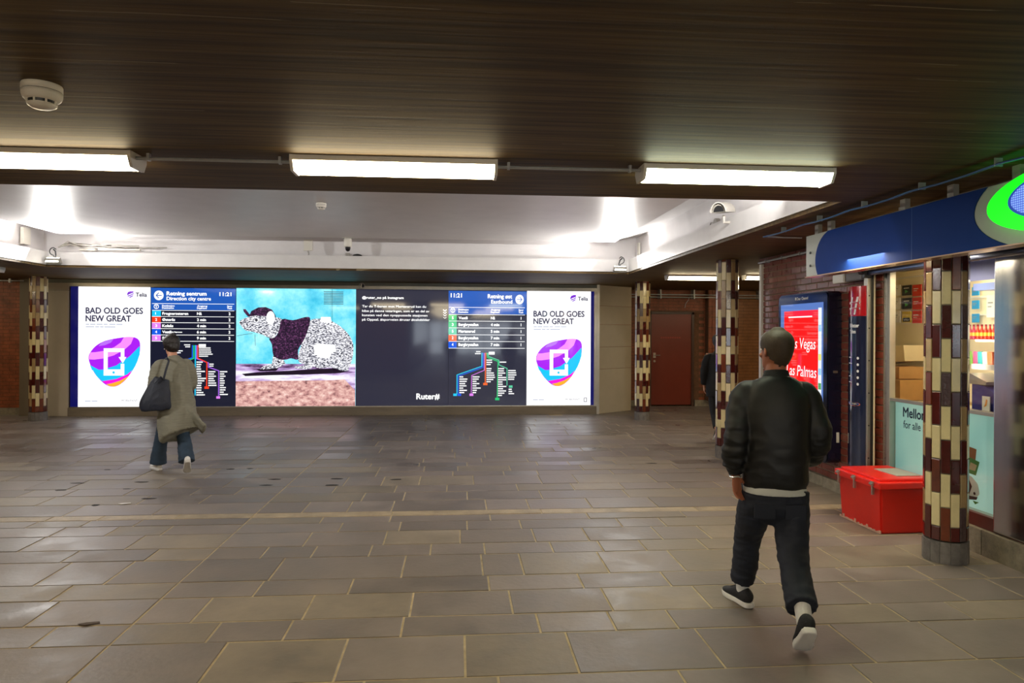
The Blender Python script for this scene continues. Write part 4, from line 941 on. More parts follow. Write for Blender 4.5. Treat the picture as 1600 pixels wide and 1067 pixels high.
bm = bmesh.new(); rect(bm, pl, .09, w_ - .06, .09, h_ - .08, .0005); o = on('red_field', bm, led('travel_red', '#f4120e', 1.0, .03), ds, MD)
bm = bmesh.new(); rect(bm, pl, w_ - .10, w_ - .03, .05, h_ - .06, .0008, 0)
for k, c in enumerate((1, 2, 1, 3, 1, 2, 0, 1)): rect(bm, pl, w_ - .095, w_ - .035, .18 + k * .16, .25 + k * .16, .0010, c)
on('picture_strip', bm, [led('strip_white', '#e8f0f4', .9, .03), led('strip_blue', '#9ad0f0', .9, .03), led('strip_yellow', '#e8e27a', .9, .03), led('strip_green', '#3a9a50', .9, .03)], ds, MD)
bm = bmesh.new()
text(bm, pl, 'Las Vegas', .22, 1.10, .60, .125, .0015, slant=.12); text(bm, pl, 'Las Palmas', .16, .78, .68, .125, .0015, slant=.12)
text(bm, pl, '58', .47, .42, .10, .06, .0015, bold=.005); text(bm, pl, '99,-', .68, .41, .16, .075, .0015, bold=.006)
rect(bm, pl, .2, .75, h_ - .16, h_ - .145, .0015)
on('lettering', bm, led('travel_letter', '#ffffff', .95, .03), ds, MD)
bm = bmesh.new(); p3 = Plane((X0 - .0125, y1, z1_), (0, -1, 0), (0, 0, 1), (-1, 0, 0)); text(bm, p3, 'Clear Channel', .46, -.075, .26, .032, .001, bold=.001); rect(bm, p3, .425, .45, -.075, -.043, .001); on('maker_lettering', bm, m_plastic, ds, MD)
o = obj('lock_plate', B(X0 + .05, X0 + .10, y0 - .004, y0, 1.30, 1.325), m_steel_m, ds); o.matrix_parent_inverse = MD
o = obj('side_sticker', B(X0 + .09, X0 + .12, y0 - .003, y0, .55, .66), m_plastic, ds); o.matrix_parent_inverse = MD
# notice column
nc = thing('notice_column', 'glossy dark blue and red notice column with a white hash mark beside the shop door post', 'sign', (4.02, 6.60, .3))
def halfcol(za, zb, r=.0): 
    bm = bmesh.new(); pts = [(.07, .15, 0), (.07, -.15, 0)] + [(-.0 - .04 * sin(pi * k / 12), -.15 + .30 * k / 12, 0) for k in range(13)]
    prism(bm, [(a, b, za) for a, b, _ in pts], (0, 0, zb - za)); return bm
obj('lower_body', halfcol(0, 1.60), mat('column_navy', '#1a2440', .08, coat=.8), nc, False)
obj('upper_body', halfcol(1.602, 1.90), mat('column_red', '#c01c28', .08, coat=.8), nc, False)
pl = Plane((-.001, .13, 0), (0, -1, 0), (0, 0, 1), (-1, 0, 0)); bm = bmesh.new()
def wrapc(bm):
    for v in bm.verts: v.co.x -= .04 * sin(pi * min(1, max(0, (v.co.y + .15) / .30)))
    return bm
for s_, a, b, c_, d in (('#', .05, 1.64, .17, .17), ('Billetter', .07, 1.49, .14, .035), ('Tickets', .07, 1.43, .10, .033)): text(bm, pl, s_, a, b, c_, d, .001, bold=.003)
for k in range(5): disc(bm, pl, .20, 1.18 - k * .065, .014, .001)
for zz in (1.18, 1.12, .99, .93): rect(bm, pl, .04, .11, zz, zz + .01, .001)
flat('lettering', wrapc(bm), mat('column_white', '#e6e6ea', .3), nc)
bm = bmesh.new(); disc(bm, pl, .13, .72, .10, .001, 0, rv=.022); disc(bm, pl, .125, .722, .095, .0015, 1, rv=.017); text(bm, pl, 'NARVESEN', .05, .714, .14, .014, .002, 2); flat('shop_mark', wrapc(bm), [mat('mark_orange', '#e8783a', .4), mat('mark_blue', '#2456a8', .4), m_plastic], nc)

# ------------------------------------------------------------------ red storage box
rb = thing('storage_box', 'red plastic storage box with a lid and metal latches beside the nearest pillar', 'box', (3.86, 5.90, 0), 0.03)
m_red = mat('red_grit_plastic', '#d2200f', .38, var=.12, vscale=3, bump=.1, rvar=.08); m_red2 = mat('red_lid_plastic', '#e8261a', .3, var=.06)
bm = bmesh.new()
def frus(bm, x0, x1, ya, yb, z0, z1, d):
    v = [bm.verts.new(p) for p in ((x0 + d, ya + d, z0), (x1 - d, ya + d, z0), (x1 - d, yb - d, z0), (x0 + d, yb - d, z0), (x0, ya, z1), (x1, ya, z1), (x1, yb, z1), (x0, yb, z1))]
    fs = [bm.faces.new([v[i] for i in f]) for f in ((3, 2, 1, 0), (4, 5, 6, 7), (0, 1, 5, 4), (1, 2, 6, 5), (2, 3, 7, 6), (3, 0, 4, 7))]
    bmesh.ops.bevel(bm, geom=list({e for f in fs for e in f.edges}), offset=.015, segments=2, affect='EDGES')
frus(bm, -.25, .25, -.31, .31, .0, .40, .02); obj('body', bm, m_red, rb)
bm = bmesh.new(); box(bm, -.275, .275, -.335, .335, .39, .45, .012); box(bm, -.24, .24, -.29, .29, .445, .475, .012); obj('lid', bm, m_red2, rb)
obj('lid_mat', B(-.02, .2, -.2, .12, .475, .481), m_greyplastic, rb)
for yv in (-.24, .02, .26):
    bm = bmesh.new(); box(bm, -.289, -.275, yv - .02, yv + .02, .41, .445, .003); box(bm, -.286, -.262, yv - .006, yv + .006, .33, .41, .002); cyl(bm, (-.29, yv - .022, .425), (-.29, yv + .022, .425), .009, 8); obj('latch', bm, m_steel_m, rb)
bm = bmesh.new()
for k in range(24): yv = -.29 + k * .025; box(bm, -.236, -.229, yv, yv + .024, .0, .008 + .012 * abs(sin(k * 1.7)) + (.02 if k % 7 == 0 else 0))
tag(obj('scuffed_edge', bm, mat('scuffed_pale', '#c8a08a', .8), rb))

# ================================================================== CEILING FIXTURES
def fixture(x0, y0, m, label, L_=1.19, z=CH, group='fluorescent ceiling lights', single=True):
    t = thing('fluorescent_light', label, 'ceiling light', (x0 + L_ / 2, y0 + .1, z), 0, group); h = L_ / 2
    prof_b = [(-.10, 0), (-.10, -.030), (.10, -.030), (.10, 0)]
    bm = bmesh.new(); prism(bm, [(-h, a, b) for a, b in prof_b], (L_, 0, 0)); obj('tray', bm, m_plastic, t)
    prof_d = [(-.094, -.030), (-.066, -.082), (.066, -.082), (.094, -.030)]
    bm = bmesh.new(); prism(bm, [(-h + .012, a, b) for a, b in prof_d], (L_ - .024, 0, 0)); obj('diffuser', bm, m, t)
    for s_ in (-1, 1):
        bm = bmesh.new(); prof_c = [(-.104, .0), (-.104, -.034), (-.072, -.088), (.072, -.088), (.104, -.034), (.104, .0)]
        xa = -h - .006 if s_ < 0 else h - .012; prism(bm, [(xa, a, b) for a, b in prof_c], (.018, 0, 0)); obj('end_cap', bm, m_plastic, t)
    return t
fixture(-3.045, 4.02, m_tube_w, 'long fluorescent light on the dark ceiling, leftmost of the near row')
fixture(-.965, 4.02, m_tube_w, 'long fluorescent light on the dark ceiling, middle of the near row')
fixture(1.115, 4.02, m_tube_g, 'long fluorescent light on the dark ceiling, right one of the near row')
fixture(3.64, 11.6, m_tube_w, 'small far fluorescent light left of the tiled pillar near the man')
fixture(4.95, 11.4, m_tube_w, 'small far fluorescent light right of the tiled pillar near the man')
fixture(-8.58, 11.6, m_tube_w, 'far fluorescent light cut by the left edge of the photo')
fixture(-11.2, 9.0, m_tube_w, 'added fluorescent light out of view on the left ceiling bay')  # this and the next: unseen lamps added to brighten the left brick bay
fixture(-11.0, 12.9, m_tube_w, 'added fluorescent light out of view by the left brick wall')
fixture(6.3, 13.2, m_tube_w, 'added fluorescent light hidden behind the brick corner')  # this and the next: extra unseen lamps that lift the far right wall
fixture(6.3, 10.6, m_tube_w, 'added fluorescent light hidden further round the brick corner')
for yv, xs_ in ((0.3, (-5.2, -3.05, -.965, 1.115)), (-3.6, (-1.3, .8)), (-8.0, (-1.3, .8)), (-13.0, (-1.3, .8))):
    for xv in xs_: fixture(xv, yv, m_tube_w, 'fluorescent light on the ceiling behind the viewpoint')
def conduit(x0, x1, y_, label, n=2):
    t = thing('conduit_pipe', label, 'pipe', ((x0 + x1) / 2, y_, CH)); h = (x1 - x0) / 2
    obj('pipe', cyl(bmesh.new(), (-h, 0, -.028), (h, 0, -.028), .010), m_gal, t)
    for k in range(n):
        xx = -h + .07 + k * (2 * h - .14); obj('clip', B(xx - .008, xx + .008, -.014, .014, -.042, 0), m_gal, t)
    return t
conduit(-1.85, -.97, 4.09, 'steel conduit between the left and middle near fluorescent lights')
conduit(.23, 1.11, 4.09, 'steel conduit between the middle and right near fluorescent lights')
conduit(4.85, 4.94, 11.66, 'short conduit between the two small far fluorescent lights')
t = thing('conduit_pipe', 'pair of steel pipes along the top of the far brick wall', 'pipe', (5.0, 15.6, 2.62))
for k in range(2): obj('pipe', cyl(bmesh.new(), (-1.3, 0, k * -.06), (2.6, 0, k * -.06), .014), m_gal, t)
for k in range(5): obj('clip', B(-1.1 + k * .8, -1.07 + k * .8, -.02, .19, -.09, .12), m_gal, t)
obj('hanging_wire', pipe(bmesh.new(), [(.45, .12, -.02), (.42, .13, -.12), (.36, .14, -.2), (.34, .14, -.3)], .006, 6), m_gal, t)
t = thing('dangling_clips', 'row of small metal clips under the ceiling at the left brick wall', 'clip', (-8.9, 14.3, 2.7))
obj('pipe', cyl(bmesh.new(), (-1.5, 0, 0), (.3, 0, 0), .012), m_gal, t)
for k in range(5): obj('clip', B(-1.3 + k * .33, -1.26 + k * .33, -.02, .02, -.04, .04), m_gal, t)

def detector(x, y_, z, r, label, name='smoke_detector'):
    t = thing(name, label, 'detector', (x, y_, z)); s_ = r / .072
    P_ = lambda l: [(a * s_, b * s_) for a, b in l]
    obj('base', lathe(bmesh.new(), P_([(.070, 0), (.072, -.004), (.072, -.026)]), 32), m_plastic, t, True)
    obj('seam', lathe(bmesh.new(), P_([(.0695, -.026), (.0695, -.0285)]), 32), m_black, t)
    obj('body', lathe(bmesh.new(), P_([(.072, -.0285), (.071, -.042), (.066, -.056), (.058, -.064)]), 32), m_plastic, t, True)
    obj('sensing_chamber', lathe(bmesh.new(), P_([(.050, -.060), (.048, -.078)]), 24), m_black, t)
    obj('cap', lathe(bmesh.new(), P_([(.052, -.076), (.050, -.084), (.036, -.092), (.012, -.095)]), 24), m_plastic, t, True)
    for k in range(8):
        a = 2 * pi * k / 8; c_, d = cos(a) * .053 * s_, sin(a) * .053 * s_
        obj('rib', cyl(bmesh.new(), (c_, d, -.058 * s_), (c_ * .95, d * .95, -.080 * s_), .004 * s_, 6), m_plastic, t)
detector(-1.73, 2.99, CH, .075, 'large white smoke detector on the dark ceiling at upper left')
detector(-1.62, 8.25, 3.24, .06, 'small white detector on the raised white ceiling')

# dome camera hanging in the recess, near the far wall
t = thing('security_camera', 'white downward dome camera hanging at the far edge of the white recess', 'camera', (-1.78, 11.24, 3.24))
obj('mounting_plate', lathe(bmesh.new(), [(.085, 0), (.085, -.012)], 20), m_greyplastic, t); obj('body', lathe(bmesh.new(), [(.058, -.012), (.062, -.03), (.064, -.13), (.058, -.15)], 24), m_plastic, t, True)
obj('dome', lathe(bmesh.new(), [(.044, -.15), (.043, -.18), (.030, -.21), (.008, -.222)], 20), m_blackgloss, t, True)
# bullet camera on the right recess wall
h_ = hit(1122, 332, 'Y', 7.0)
t = thing('security_camera', 'grey box camera with sunshield on the right wall of the white recess', 'camera', (h_.x, h_.y, h_.z)); MC = Matrix.Rotation(R(-38), 4, 'Z') @ Matrix.Rotation(R(8), 4, 'X')
prof = [(-.085 * cos(pi * k / 12), .11 * sin(pi * k / 12)) for k in range(13)]
bm = bmesh.new(); prism(bm, [(a, 0, b) for a, b in prof] + [(a * .9, 0, b * .9) for a, b in prof[::-1]], (0, .36, 0)); xform(bm, MC); obj('sunshield', bm, m_greyplastic, t)
bm = bmesh.new(); prism(bm, [(a * .82, .03, b * .8) for a, b in prof], (0, .34, 0)); xform(bm, MC); obj('housing', bm, mat('camera_grey', '#8e8a80', .4), t)
bm = bmesh.new(); prism(bm, [(a * .62, .02, b * .6 + .008) for a, b in prof], (0, .015, 0)); xform(bm, MC); obj('lens_window', bm, m_black, t)
bm = bmesh.new(); pipe(bm, [(.13, .17, .0), (.13, .17, -.075), (.20, .19, -.07), (RX1 + s - h_.x, .22, -.045)], .016); obj('bracket', bm, m_greyplastic, t)
t = thing('junction_box', 'small round junction box below the grey box camera', 'box', (RX1 + s - .02, 7.9, 3.04)); obj('body', cyl(bmesh.new(), (0.0, 0, 0), (-.05, 0, 0), .05, 16), m_greyplastic, t); obj('cable', pipe(bmesh.new(), [(-.03, .05, 0), (-.04, .15, .02), (-.03, .25, -.05), (-.0, .3, -.12)], .008), m_greyplastic, t)
t = thing('access_panel', 'small white square box with a wire on the far recess wall', 'box', (-2.52, RY1 + s, 3.10)); obj('body', B(-.07, .07, -.03, 0, -.02, .17, .004), m_plastic, t); obj('cable', pipe(bmesh.new(), [(.0, -.02, -.02), (.015, -.02, -.07), (.0, -.02, -.12)], .006), m_greyplastic, t)
t = thing('junction_box', 'tiny grey socket beside a dark oval hole above the white far beam', 'box', (-1.86, RY1 + s, 2.99)); obj('body', B(-.035, .035, -.04, 0, 0, .06, .004), m_greyplastic, t); obj('dark_fitting', lathe(bmesh.new(), [(.09, 0), (.07, .03), (.02, .045)], 20, (.17, -.09, -.005)), m_black, t, True)
t = thing('access_panel', 'tall narrow white box on the left corner of the recess', 'box', (RX0 - s + .02, 11.2, 3.05)); obj('body', B(0, .05, -.09, .09, .0, .26, .004), m_plastic, t)
t = thing('access_panel', 'tall narrow white plate at the right corner of the recess', 'box', (RX1 + s - .02, 11.45, 3.02)); obj('body', B(-.03, 0, -.05, .05, 0, .24, .004), m_plastic, t)
# thin metal strip / pipe ledge under far beam
# wires with cable tray in left corner
t = thing('loose_cables', 'bundle of loose grey cables lying on the ledge at the left recess corner', 'cable', (-6.2, RY1 + .05, 3.0))
for k in range(5):
    r2 = random.Random(k); pts = [(-.25, -.05, .06)] + [(-.1 + j * .22, -.02 - .03 * r2.random(), .05 + .09 * math.exp(-j * .35) * r2.random() + .012 * k) for j in range(3 + 2 * (k % 3) + 1)]
    obj('cable', pipe(bmesh.new(), pts, .009, 6), [m_greyplastic, mat('dark_cable', '#4c443c', .5)][k % 2], t)
obj('batten', B(.35, 1.0, -.02, .03, .03, .055), m_plastic, t); obj('batten', B(.05, .3, -.02, .03, .02, .05), m_plastic, t)

# floodlights clamped at the two far corners of the recess
def flood(x, y_, z, sgn, label, back=1, pw=1.0):
    t = thing('floodlight', label, 'floodlight', (x, y_, z))
    bm = bmesh.new(); box(bm, -.11, .11, -.05, .05, -.035, .035, .01); xform(bm, Matrix.Rotation(R(-55), 4, 'X')); obj('housing', bm, mat('flood_grey', '#8d8a84', .35, metal=.6), t)
    bm = bmesh.new(); box(bm, -.095, .095, -.04, .04, .034, .040); xform(bm, Matrix.Rotation(R(62), 4, 'X')); obj('front_glass', bm, mat('flood_glow', '#ffffff', .3, emit=(1.0, .97, .88), estr=14), t)
    bm = bmesh.new(); pipe(bm, [(0, .03, .03), (0, .06, .10), (sgn * .03, .10, .17), (sgn * .07, .12, .20)], .011); obj('arm', bm, m_black, t)
    pts = [(0, .03, .03)] + [(sgn * (.03 + .06 * sin(pi * k / 8)), .05, .05 + .12 * (1 - cos(pi * k / 8)) / 2 + .05) for k in range(9)] + [(sgn * .02, .1, .2)]
    obj('cord', pipe(bmesh.new(), pts, .008, 6), m_black, t)
    obj('clamp', B(-.03, .03, .02, .07, -.03, .05), m_black, t)
    l = area('flood_beam', (x - sgn * .05, y_ - .14 * back, z + .06), (0.75 * -sgn, -.75 * back, .42), .18, .10, FLOOD_POWER * pw, (1.0, .97, .93)); l.data.spread = R(170)
    return t
flood(2.74, 11.42, 2.80, 1, 'bright floodlight clamped at the right far corner of the recess')
flood(-6.42, 11.42, 2.82, -1, 'bright floodlight clamped at the left far corner of the recess')
flood(2.70, 5.22, 3.16, 1, 'added floodlight out of view at the right near corner of the recess', -1, 2.2)  # near pair is unseen, added to brighten the white recess ceiling
flood(-6.35, 5.22, 3.16, -1, 'added floodlight out of view at the left near corner of the recess', -1, 2.2)
t = thing('dome_mirror', 'small round lens fitting on the metal rail above the picture screens', 'camera', (-1.97, YS - .03, 2.66))
bm = bmesh.new(); pts = [(.06 * cos(2 * pi * k / 24), -.01, .06 * sin(2 * pi * k / 24)) for k in range(25)]; pipe(bm, pts, .006, 6); obj('ring', bm, m_gal, t); obj('body', B(-.02, .0, -.03, .0, -.04, .05, .004), m_plastic, t); obj('lens', cyl(bmesh.new(), (.02, 0, 0), (.02, -.02, 0), .028, 16), m_black, t)

# litter on the floor: two small scraps and drain marks
for i, (px, py, m_, lb, nm) in enumerate(((194, 787, m_plastic, 'small white paper scrap lying on the slabs below the woman', 'paper_scrap'), (138, 975, mat('dry_leaf', '#4a3a2c', .7), 'tiny dark leaf lying on the slabs at lower left', 'dry_leaf'))):
    h_ = hit(px, py, 'Z', .004); bm = bmesh.new(); prism(bm, [(-.06, 0, 0), (-.01, -.02, 0), (.06, .01, 0), (.05, .03, .0), (-.02, .02, 0)], (0, 0, .003)); tag(obj(nm, bm, m_, None, loc=h_), lb, 'litter')
m_hole = mat('drain_hole', '#1a1412', .8); r2 = random.Random(4); bm = bmesh.new()
for px, py in ((168, 734), (120, 755), (95, 766), (200, 764), (222, 753), (232, 779), (416, 758), (429, 749), (518, 758), (429, 749), (149, 789), (360, 733), (390, 732), (525, 748), (620, 749), (1018, 724)):
    h_ = hit(px, py, 'Z', 0); w_ = .05 + .05 * r2.random()
    prism(bm, [(h_.x + w_ * cos(a_ * pi / 4) * (.6 + .4 * r2.random()), h_.y + .035 * sin(a_ * pi / 4) * (.5 + .5 * r2.random()), .0005) for a_ in range(8)], (0, 0, .0015))
tag(obj('chipped_spots', bm, m_hole, fl), kind='stuff')

# ================================================================== THE PASSAGE BEHIND THE VIEWPOINT (mirrored in the dark display)
wb = brick_back = struct('wall_near_left', B(-13, -2.1, -.9, -.62, 0, CH), m_joint_d)
bm = bmesh.new(); z = 0; k = 0
while z < CH - .02:
    for a, b in brick_row(-8.0, -2.1, BL, (k % 2) * BL / 2): box(bm, a + .005, b - .005, -.62, -.608, z + .005, min(z + BH, CH) - .006)
    z += BH; k += 1
tag(obj('brickwork', bm, m_brick_far, wb), kind='stuff')
struct('wall_passage_left', B(-2.3, -2.1, -22.6, -.9, 0, 1.0), m_brick_far)
m_day = mat('daylight_pane', '#dfe8ee', .2, emit='#dfeaf4', estr=5.0); m_mull = mat('dark_mullion', '#2c3034', .4)
def glazing(name, p0, p1, n, za, zb, transom=None):
    p0 = Vector(p0); p1 = Vector(p1); d = (p1 - p0) / n; q = d.normalized(); nn = Vector((-q.y, q.x, 0)); root = None
    for i in range(n):
        a = p0 + d * i + q * .05; b = p0 + d * (i + 1) - q * .05
        bm = bmesh.new(); prism(bm, [(a.x, a.y, za), (b.x, b.y, za), (b.x, b.y, zb), (a.x, a.y, zb)], nn * .02)
        if root is None: root = struct(name, bm, m_day)
        else: obj('pane', bm, m_day, root)
    for i in range(n + 1):
        a = p0 + d * i - q * .05; b = a + q * .10; bm = bmesh.new(); prism(bm, [(a.x, a.y, za - .1), (b.x, b.y, za - .1), (b.x, b.y, zb + .1), (a.x, a.y, zb + .1)], nn * .06); xform(bm, Matrix.Translation(-nn * .03)); obj('mullion', bm, m_mull, root)
    if transom: bm = bmesh.new(); prism(bm, [(p0.x, p0.y, transom), (p1.x, p1.y, transom), (p1.x, p1.y, transom + .09), (p0.x, p0.y, transom + .09)], nn * .07); xform(bm, Matrix.Translation(-nn * .035)); obj('transom', bm, m_mull, root)
glazing('window_3', (-2.2, -22, 0), (-2.2, -6, 0), 9, 1.05, 2.5); glazing('window_4', (-2.1, -22.5, 0), (4.0, -22.5, 0), 6, .12, 2.5, 1.1)

# ================================================================== PEOPLE
def tube(bm, rings, side=(1, 0, 0), n=18, dome=True, pw=2.0):
    """rings: (x, y, z, a, b); a = half width along side, b = half depth"""
    P_ = [Vector(r[:3]) for r in rings]; side = Vector(side); out = []
    def ring(c, s_, f, a, b):
        vs = []
        for k in range(n):
            t = 2 * pi * k / n; ct, st = cos(t), sin(t)
            if pw != 2.0: ct = math.copysign(abs(ct) ** (2 / pw), ct); st = math.copysign(abs(st) ** (2 / pw), st)
            vs.append(bm.verts.new(c + s_ * a * ct + f * b * st))
        return vs
    for i, p in enumerate(P_):
        t = (P_[min(i + 1, len(P_) - 1)] - P_[max(i - 1, 0)]).normalized(); s_ = (side - t * side.dot(t)).normalized(); f = t.cross(s_)
        a, b = rings[i][3], rings[i][4]
        if dome and i == 0:
            m_ = min(a, b)
            for q in (.95, .7): out.append(ring(p - t * m_ * .55 * q ** 1.0, s_, f, a * math.sqrt(1 - q * q), b * math.sqrt(1 - q * q)))
        out.append(ring(p, s_, f, a, b))
        if dome and i == len(P_) - 1:
            m_ = min(a, b)
            for q in (.7, .95): out.append(ring(p + t * m_ * .55 * q, s_, f, a * math.sqrt(1 - q * q), b * math.sqrt(1 - q * q)))
    for A, C in zip(out, out[1:]):
        for k in range(n): bm.faces.new((A[k], A[(k + 1) % n], C[(k + 1) % n], C[k]))
    bm.faces.new(out[0][::-1]); bm.faces.new(out[-1])
def ball(bm, c, rx, ry, rz, rot=None, n=2):
    r = bmesh.ops.create_icosphere(bm, subdivisions=n, radius=1.0); M = Matrix.Translation(c) @ (rot.to_4x4() if rot else Matrix()) @ Matrix.Diagonal((rx, ry, rz, 1))
    bmesh.ops.transform(bm, matrix=M, verts=r['verts'])
def lerp_rings(pts, m=3):
    """Catmull-Rom resample of rings"""
    out = []
    for i in range(len(pts) - 1):
        p0, p1, p2, p3 = pts[max(i - 1, 0)], pts[i], pts[i + 1], pts[min(i + 2, len(pts) - 1)]
        for k in range(m):
            t = k / m; out.append(tuple(.5 * ((2 * b) + (-a + c) * t + (2 * a - 5 * b + 4 * c - d) * t * t + (-a + 3 * b - 3 * c + d) * t ** 3) for a, b, c, d in zip(p0, p1, p2, p3)))
    out.append(pts[-1]); return out
def shell(name, build, voxel, m, parent, smooth=4, wrinkle=None, M=None):
    """closed tubes -> one continuous surface"""
    bm = bmesh.new(); build(bm)
    if M: xform(bm, M)
    bmesh.ops.recalc_face_normals(bm, faces=bm.faces[:])
    me = bpy.data.meshes.new(name); bm.to_mesh(me); bm.free(); o = bpy.data.objects.new(name, me); COL.objects.link(o)
    rm = o.modifiers.new('r', 'REMESH'); rm.mode = 'VOXEL'; rm.voxel_size = voxel
    sm = o.modifiers.new('s', 'SMOOTH'); sm.iterations = smooth; sm.factor = .5
    dg = bpy.context.evaluated_depsgraph_get(); new = bpy.data.meshes.new_from_object(o.evaluated_get(dg)); bpy.data.objects.remove(o); bpy.data.meshes.remove(me)
    if wrinkle:
        no = [v.normal.copy() for v in new.vertices]
        for v, nn in zip(new.vertices, no): v.co += nn * wrinkle(v.co)
    new.name = name
    new.materials.clear(); new.materials.append(m)
    for p in new.polygons: p.use_smooth = True
    r = bpy.data.objects.new(name, new); return put(r, parent)
def folds(amp, sx, sy, sz, seed=0.0):
    def f(c):
        q = noise.noise(Vector((c.x * sx + seed, c.y * sy, c.z * sz))); r_ = 1 - abs(noise.noise(Vector((c.x * sx * 1.7 + seed + 9, c.y * sy * 1.7, c.z * sz * 2.1)))) * 2
        return amp * (q * .9 + r_ * .5 - .2)
    return f

def head_rings(S=1.0):
    return [tuple(v * S for v in r) for r in [(0, .066, .004, .026, .022), (0, .056, .016, .043, .044), (0, .032, .045, .056, .070), (0, .016, .075, .063, .086), (0, .004, .105, .069, .095), (0, -.002, .135, .0745, .0985), (0, -.005, .165, .076, .099), (0, -.007, .190, .070, .091), (0, -.008, .211, .055, .073), (0, -.008, .227, .032, .043)]]
def build_head(bm, M, S=1.0):
    """M maps head space (chin z = 0, +y = face) into body space"""
    t = bmesh.new(); tube(t, lerp_rings(head_rings(S), 2), n=22)
    tube(t, [(0, .093 * S, .118 * S, .008, .006), (0, .106 * S, .092 * S, .011, .010), (0, .112 * S, .078 * S, .014, .011)], n=8)      # nose
    ball(t, (0, .098 * S, .050 * S), .024, .009, .006); ball(t, (0, .096 * S, .041 * S), .020, .009, .006)                            # lips
    for s_ in (-1, 1):
        ball(t, (s_ * .030, .083 * S, .128 * S), .022, .012, .006)                                                                    # brow
        ball(t, (s_ * .040 * S, .070 * S, .085 * S), .02, .02, .018)
        e = Matrix.Rotation(s_ * R(24), 3, 'Z') @ Matrix.Rotation(R(-12), 3, 'X')
        ball(t, (s_ * .079 * S, -.004, .108 * S), .0075, .018, .031, e); ball(t, (s_ * .075 * S, .004, .090 * S), .007, .010, .013, e)     # ear
    me = bpy.data.meshes.new('t'); xform(t, M); t.to_mesh(me); t.free(); bm.from_mesh(me); bpy.data.meshes.remove(me)
def build_hand(bm, M, side, curl=.6, S=1.0, thumb=.5):
    """hand space: wrist at origin, fingers along -z, palm facing +x*-side ... thumb towards +y"""
    t = bmesh.new()
    tube(t, [(0, 0, .02, .017, .026), (0, 0, -.01, .016, .027), (0, .002, -.045, .015, .038), (0, .003, -.085, .0135, .040)], n=14)
    inx = -side      # palm normal (towards the body)
    for i, (y_, ln, r_) in enumerate(((.031, .070, .0088), (.011, .078, .0090), (-.010, .073, .0086), (-.029, .058, .0078))):
        p = Vector((0, y_, -.085)); a = 0.18 + curl * .25; pts = [(p.x, p.y * .9, p.z + .02, r_ * 1.05, r_ * 1.05)]
        for seg in (.42, .33, .27):
            pts.append((p.x, p.y, p.z, r_, r_)); p = p + Vector((inx * sin(a), (y_ * .15), -cos(a))).normalized() * ln * seg; a += curl * (.55 + .08 * i)
        pts.append((p.x, p.y, p.z, r_ * .8, r_ * .8)); tube(t, pts, n=8, side=(0, 1, 0))
    p = Vector((inx * .006, .022, -.020)); pts = [(p.x, p.y, p.z, .013, .012)]
    for d, ln in (((inx * .35, .55, -.75), .035), ((inx * .45, .30, -.85), .030), ((inx * .35, .12, -.92), .024)):
        p = p + Vector(d).normalized() * ln; pts.append((p.x, p.y, p.z, .0105 - .0008 * len(pts), .0100 - .0008 * len(pts)))
    tube(t, pts, n=8)
    me = bpy.data.meshes.new('t'); xform(t, M @ Matrix.Scale(S, 4)); t.to_mesh(me); t.free(); bm.from_mesh(me); bpy.data.meshes.remove(me)
def frame_from(p, d, fwd=(0, 1, 0)):
    """matrix with -z along d and +y towards fwd"""
    z = -Vector(d).normalized(); y = Vector(fwd); y = (y - z * y.dot(z)).normalized(); x = y.cross(z)
    return Matrix.Translation(p) @ Matrix((x, y, z)).transposed().to_4x4()
def shoe(parent, name, M, m_up, m_sole, L_=.29, m_lace=None, label=None, lip=.0):
    k = L_ / .29
    rings = [(0, -.078, .052, .022, .026), (0, -.066, .056, .033, .040), (0, -.035, .062, .037, .050), (0, .005, .064, .039, .052), (0, .045, .056, .041, .042), (0, .09, .046, .044, .030), (0, .135, .040, .046, .024), (0, .172, .036, .038, .019), (0, .195, .033, .022, .013)]
    rings = [(a * k, b * k, c * k, d * k, e * k) for a, b, c, d, e in rings]
    up = shell(name, lambda bm: tube(bm, lerp_rings(rings, 2), n=16), .006, m_up, parent, 3, M=M)
    if label: up['label'] = label
    def sole(bm):
        pts = []
        out = [(-.087, .012), (-.080, .028), (-.05, .036), (0, .036), (.05, .040), (.10, .048), (.15, .047), (.185, .034), (.203, .014)]
        poly_ = [(x, y_) for y_, x in out] + [(-x, y_) for y_, x in out[::-1]]
        a = [(x * k, y_ * k, .0 + .010 * max(0, (y_ - .15) / .05) ** 2) for x, y_ in poly_]; prism(bm, a, (0, 0, .030 * k))
    s_ = shell('sole', sole, .006, m_sole, up, 3, M=M)
    if m_lace:
        bm = bmesh.new()
        for i in range(4): y_ = .035 + i * .022; cyl(bm, (-.022 * k, y_ * k, (.100 - i * .008) * k), (.022 * k, (y_ + .008) * k, (.100 - i * .008) * k), .003, 6)
        xform(bm, M); obj('laces', bm, m_lace, up)
    return up
def foot_matrix(ankle, az, pitch):
    """ankle point, az = toe-out angle (positive turns left), pitch = heel raised"""
    return Matrix.Translation(ankle) @ Matrix.Rotation(az, 4, 'Z') @ Matrix.Rotation(-pitch, 4, 'X') @ Matrix.Translation((0, 0, -.085))

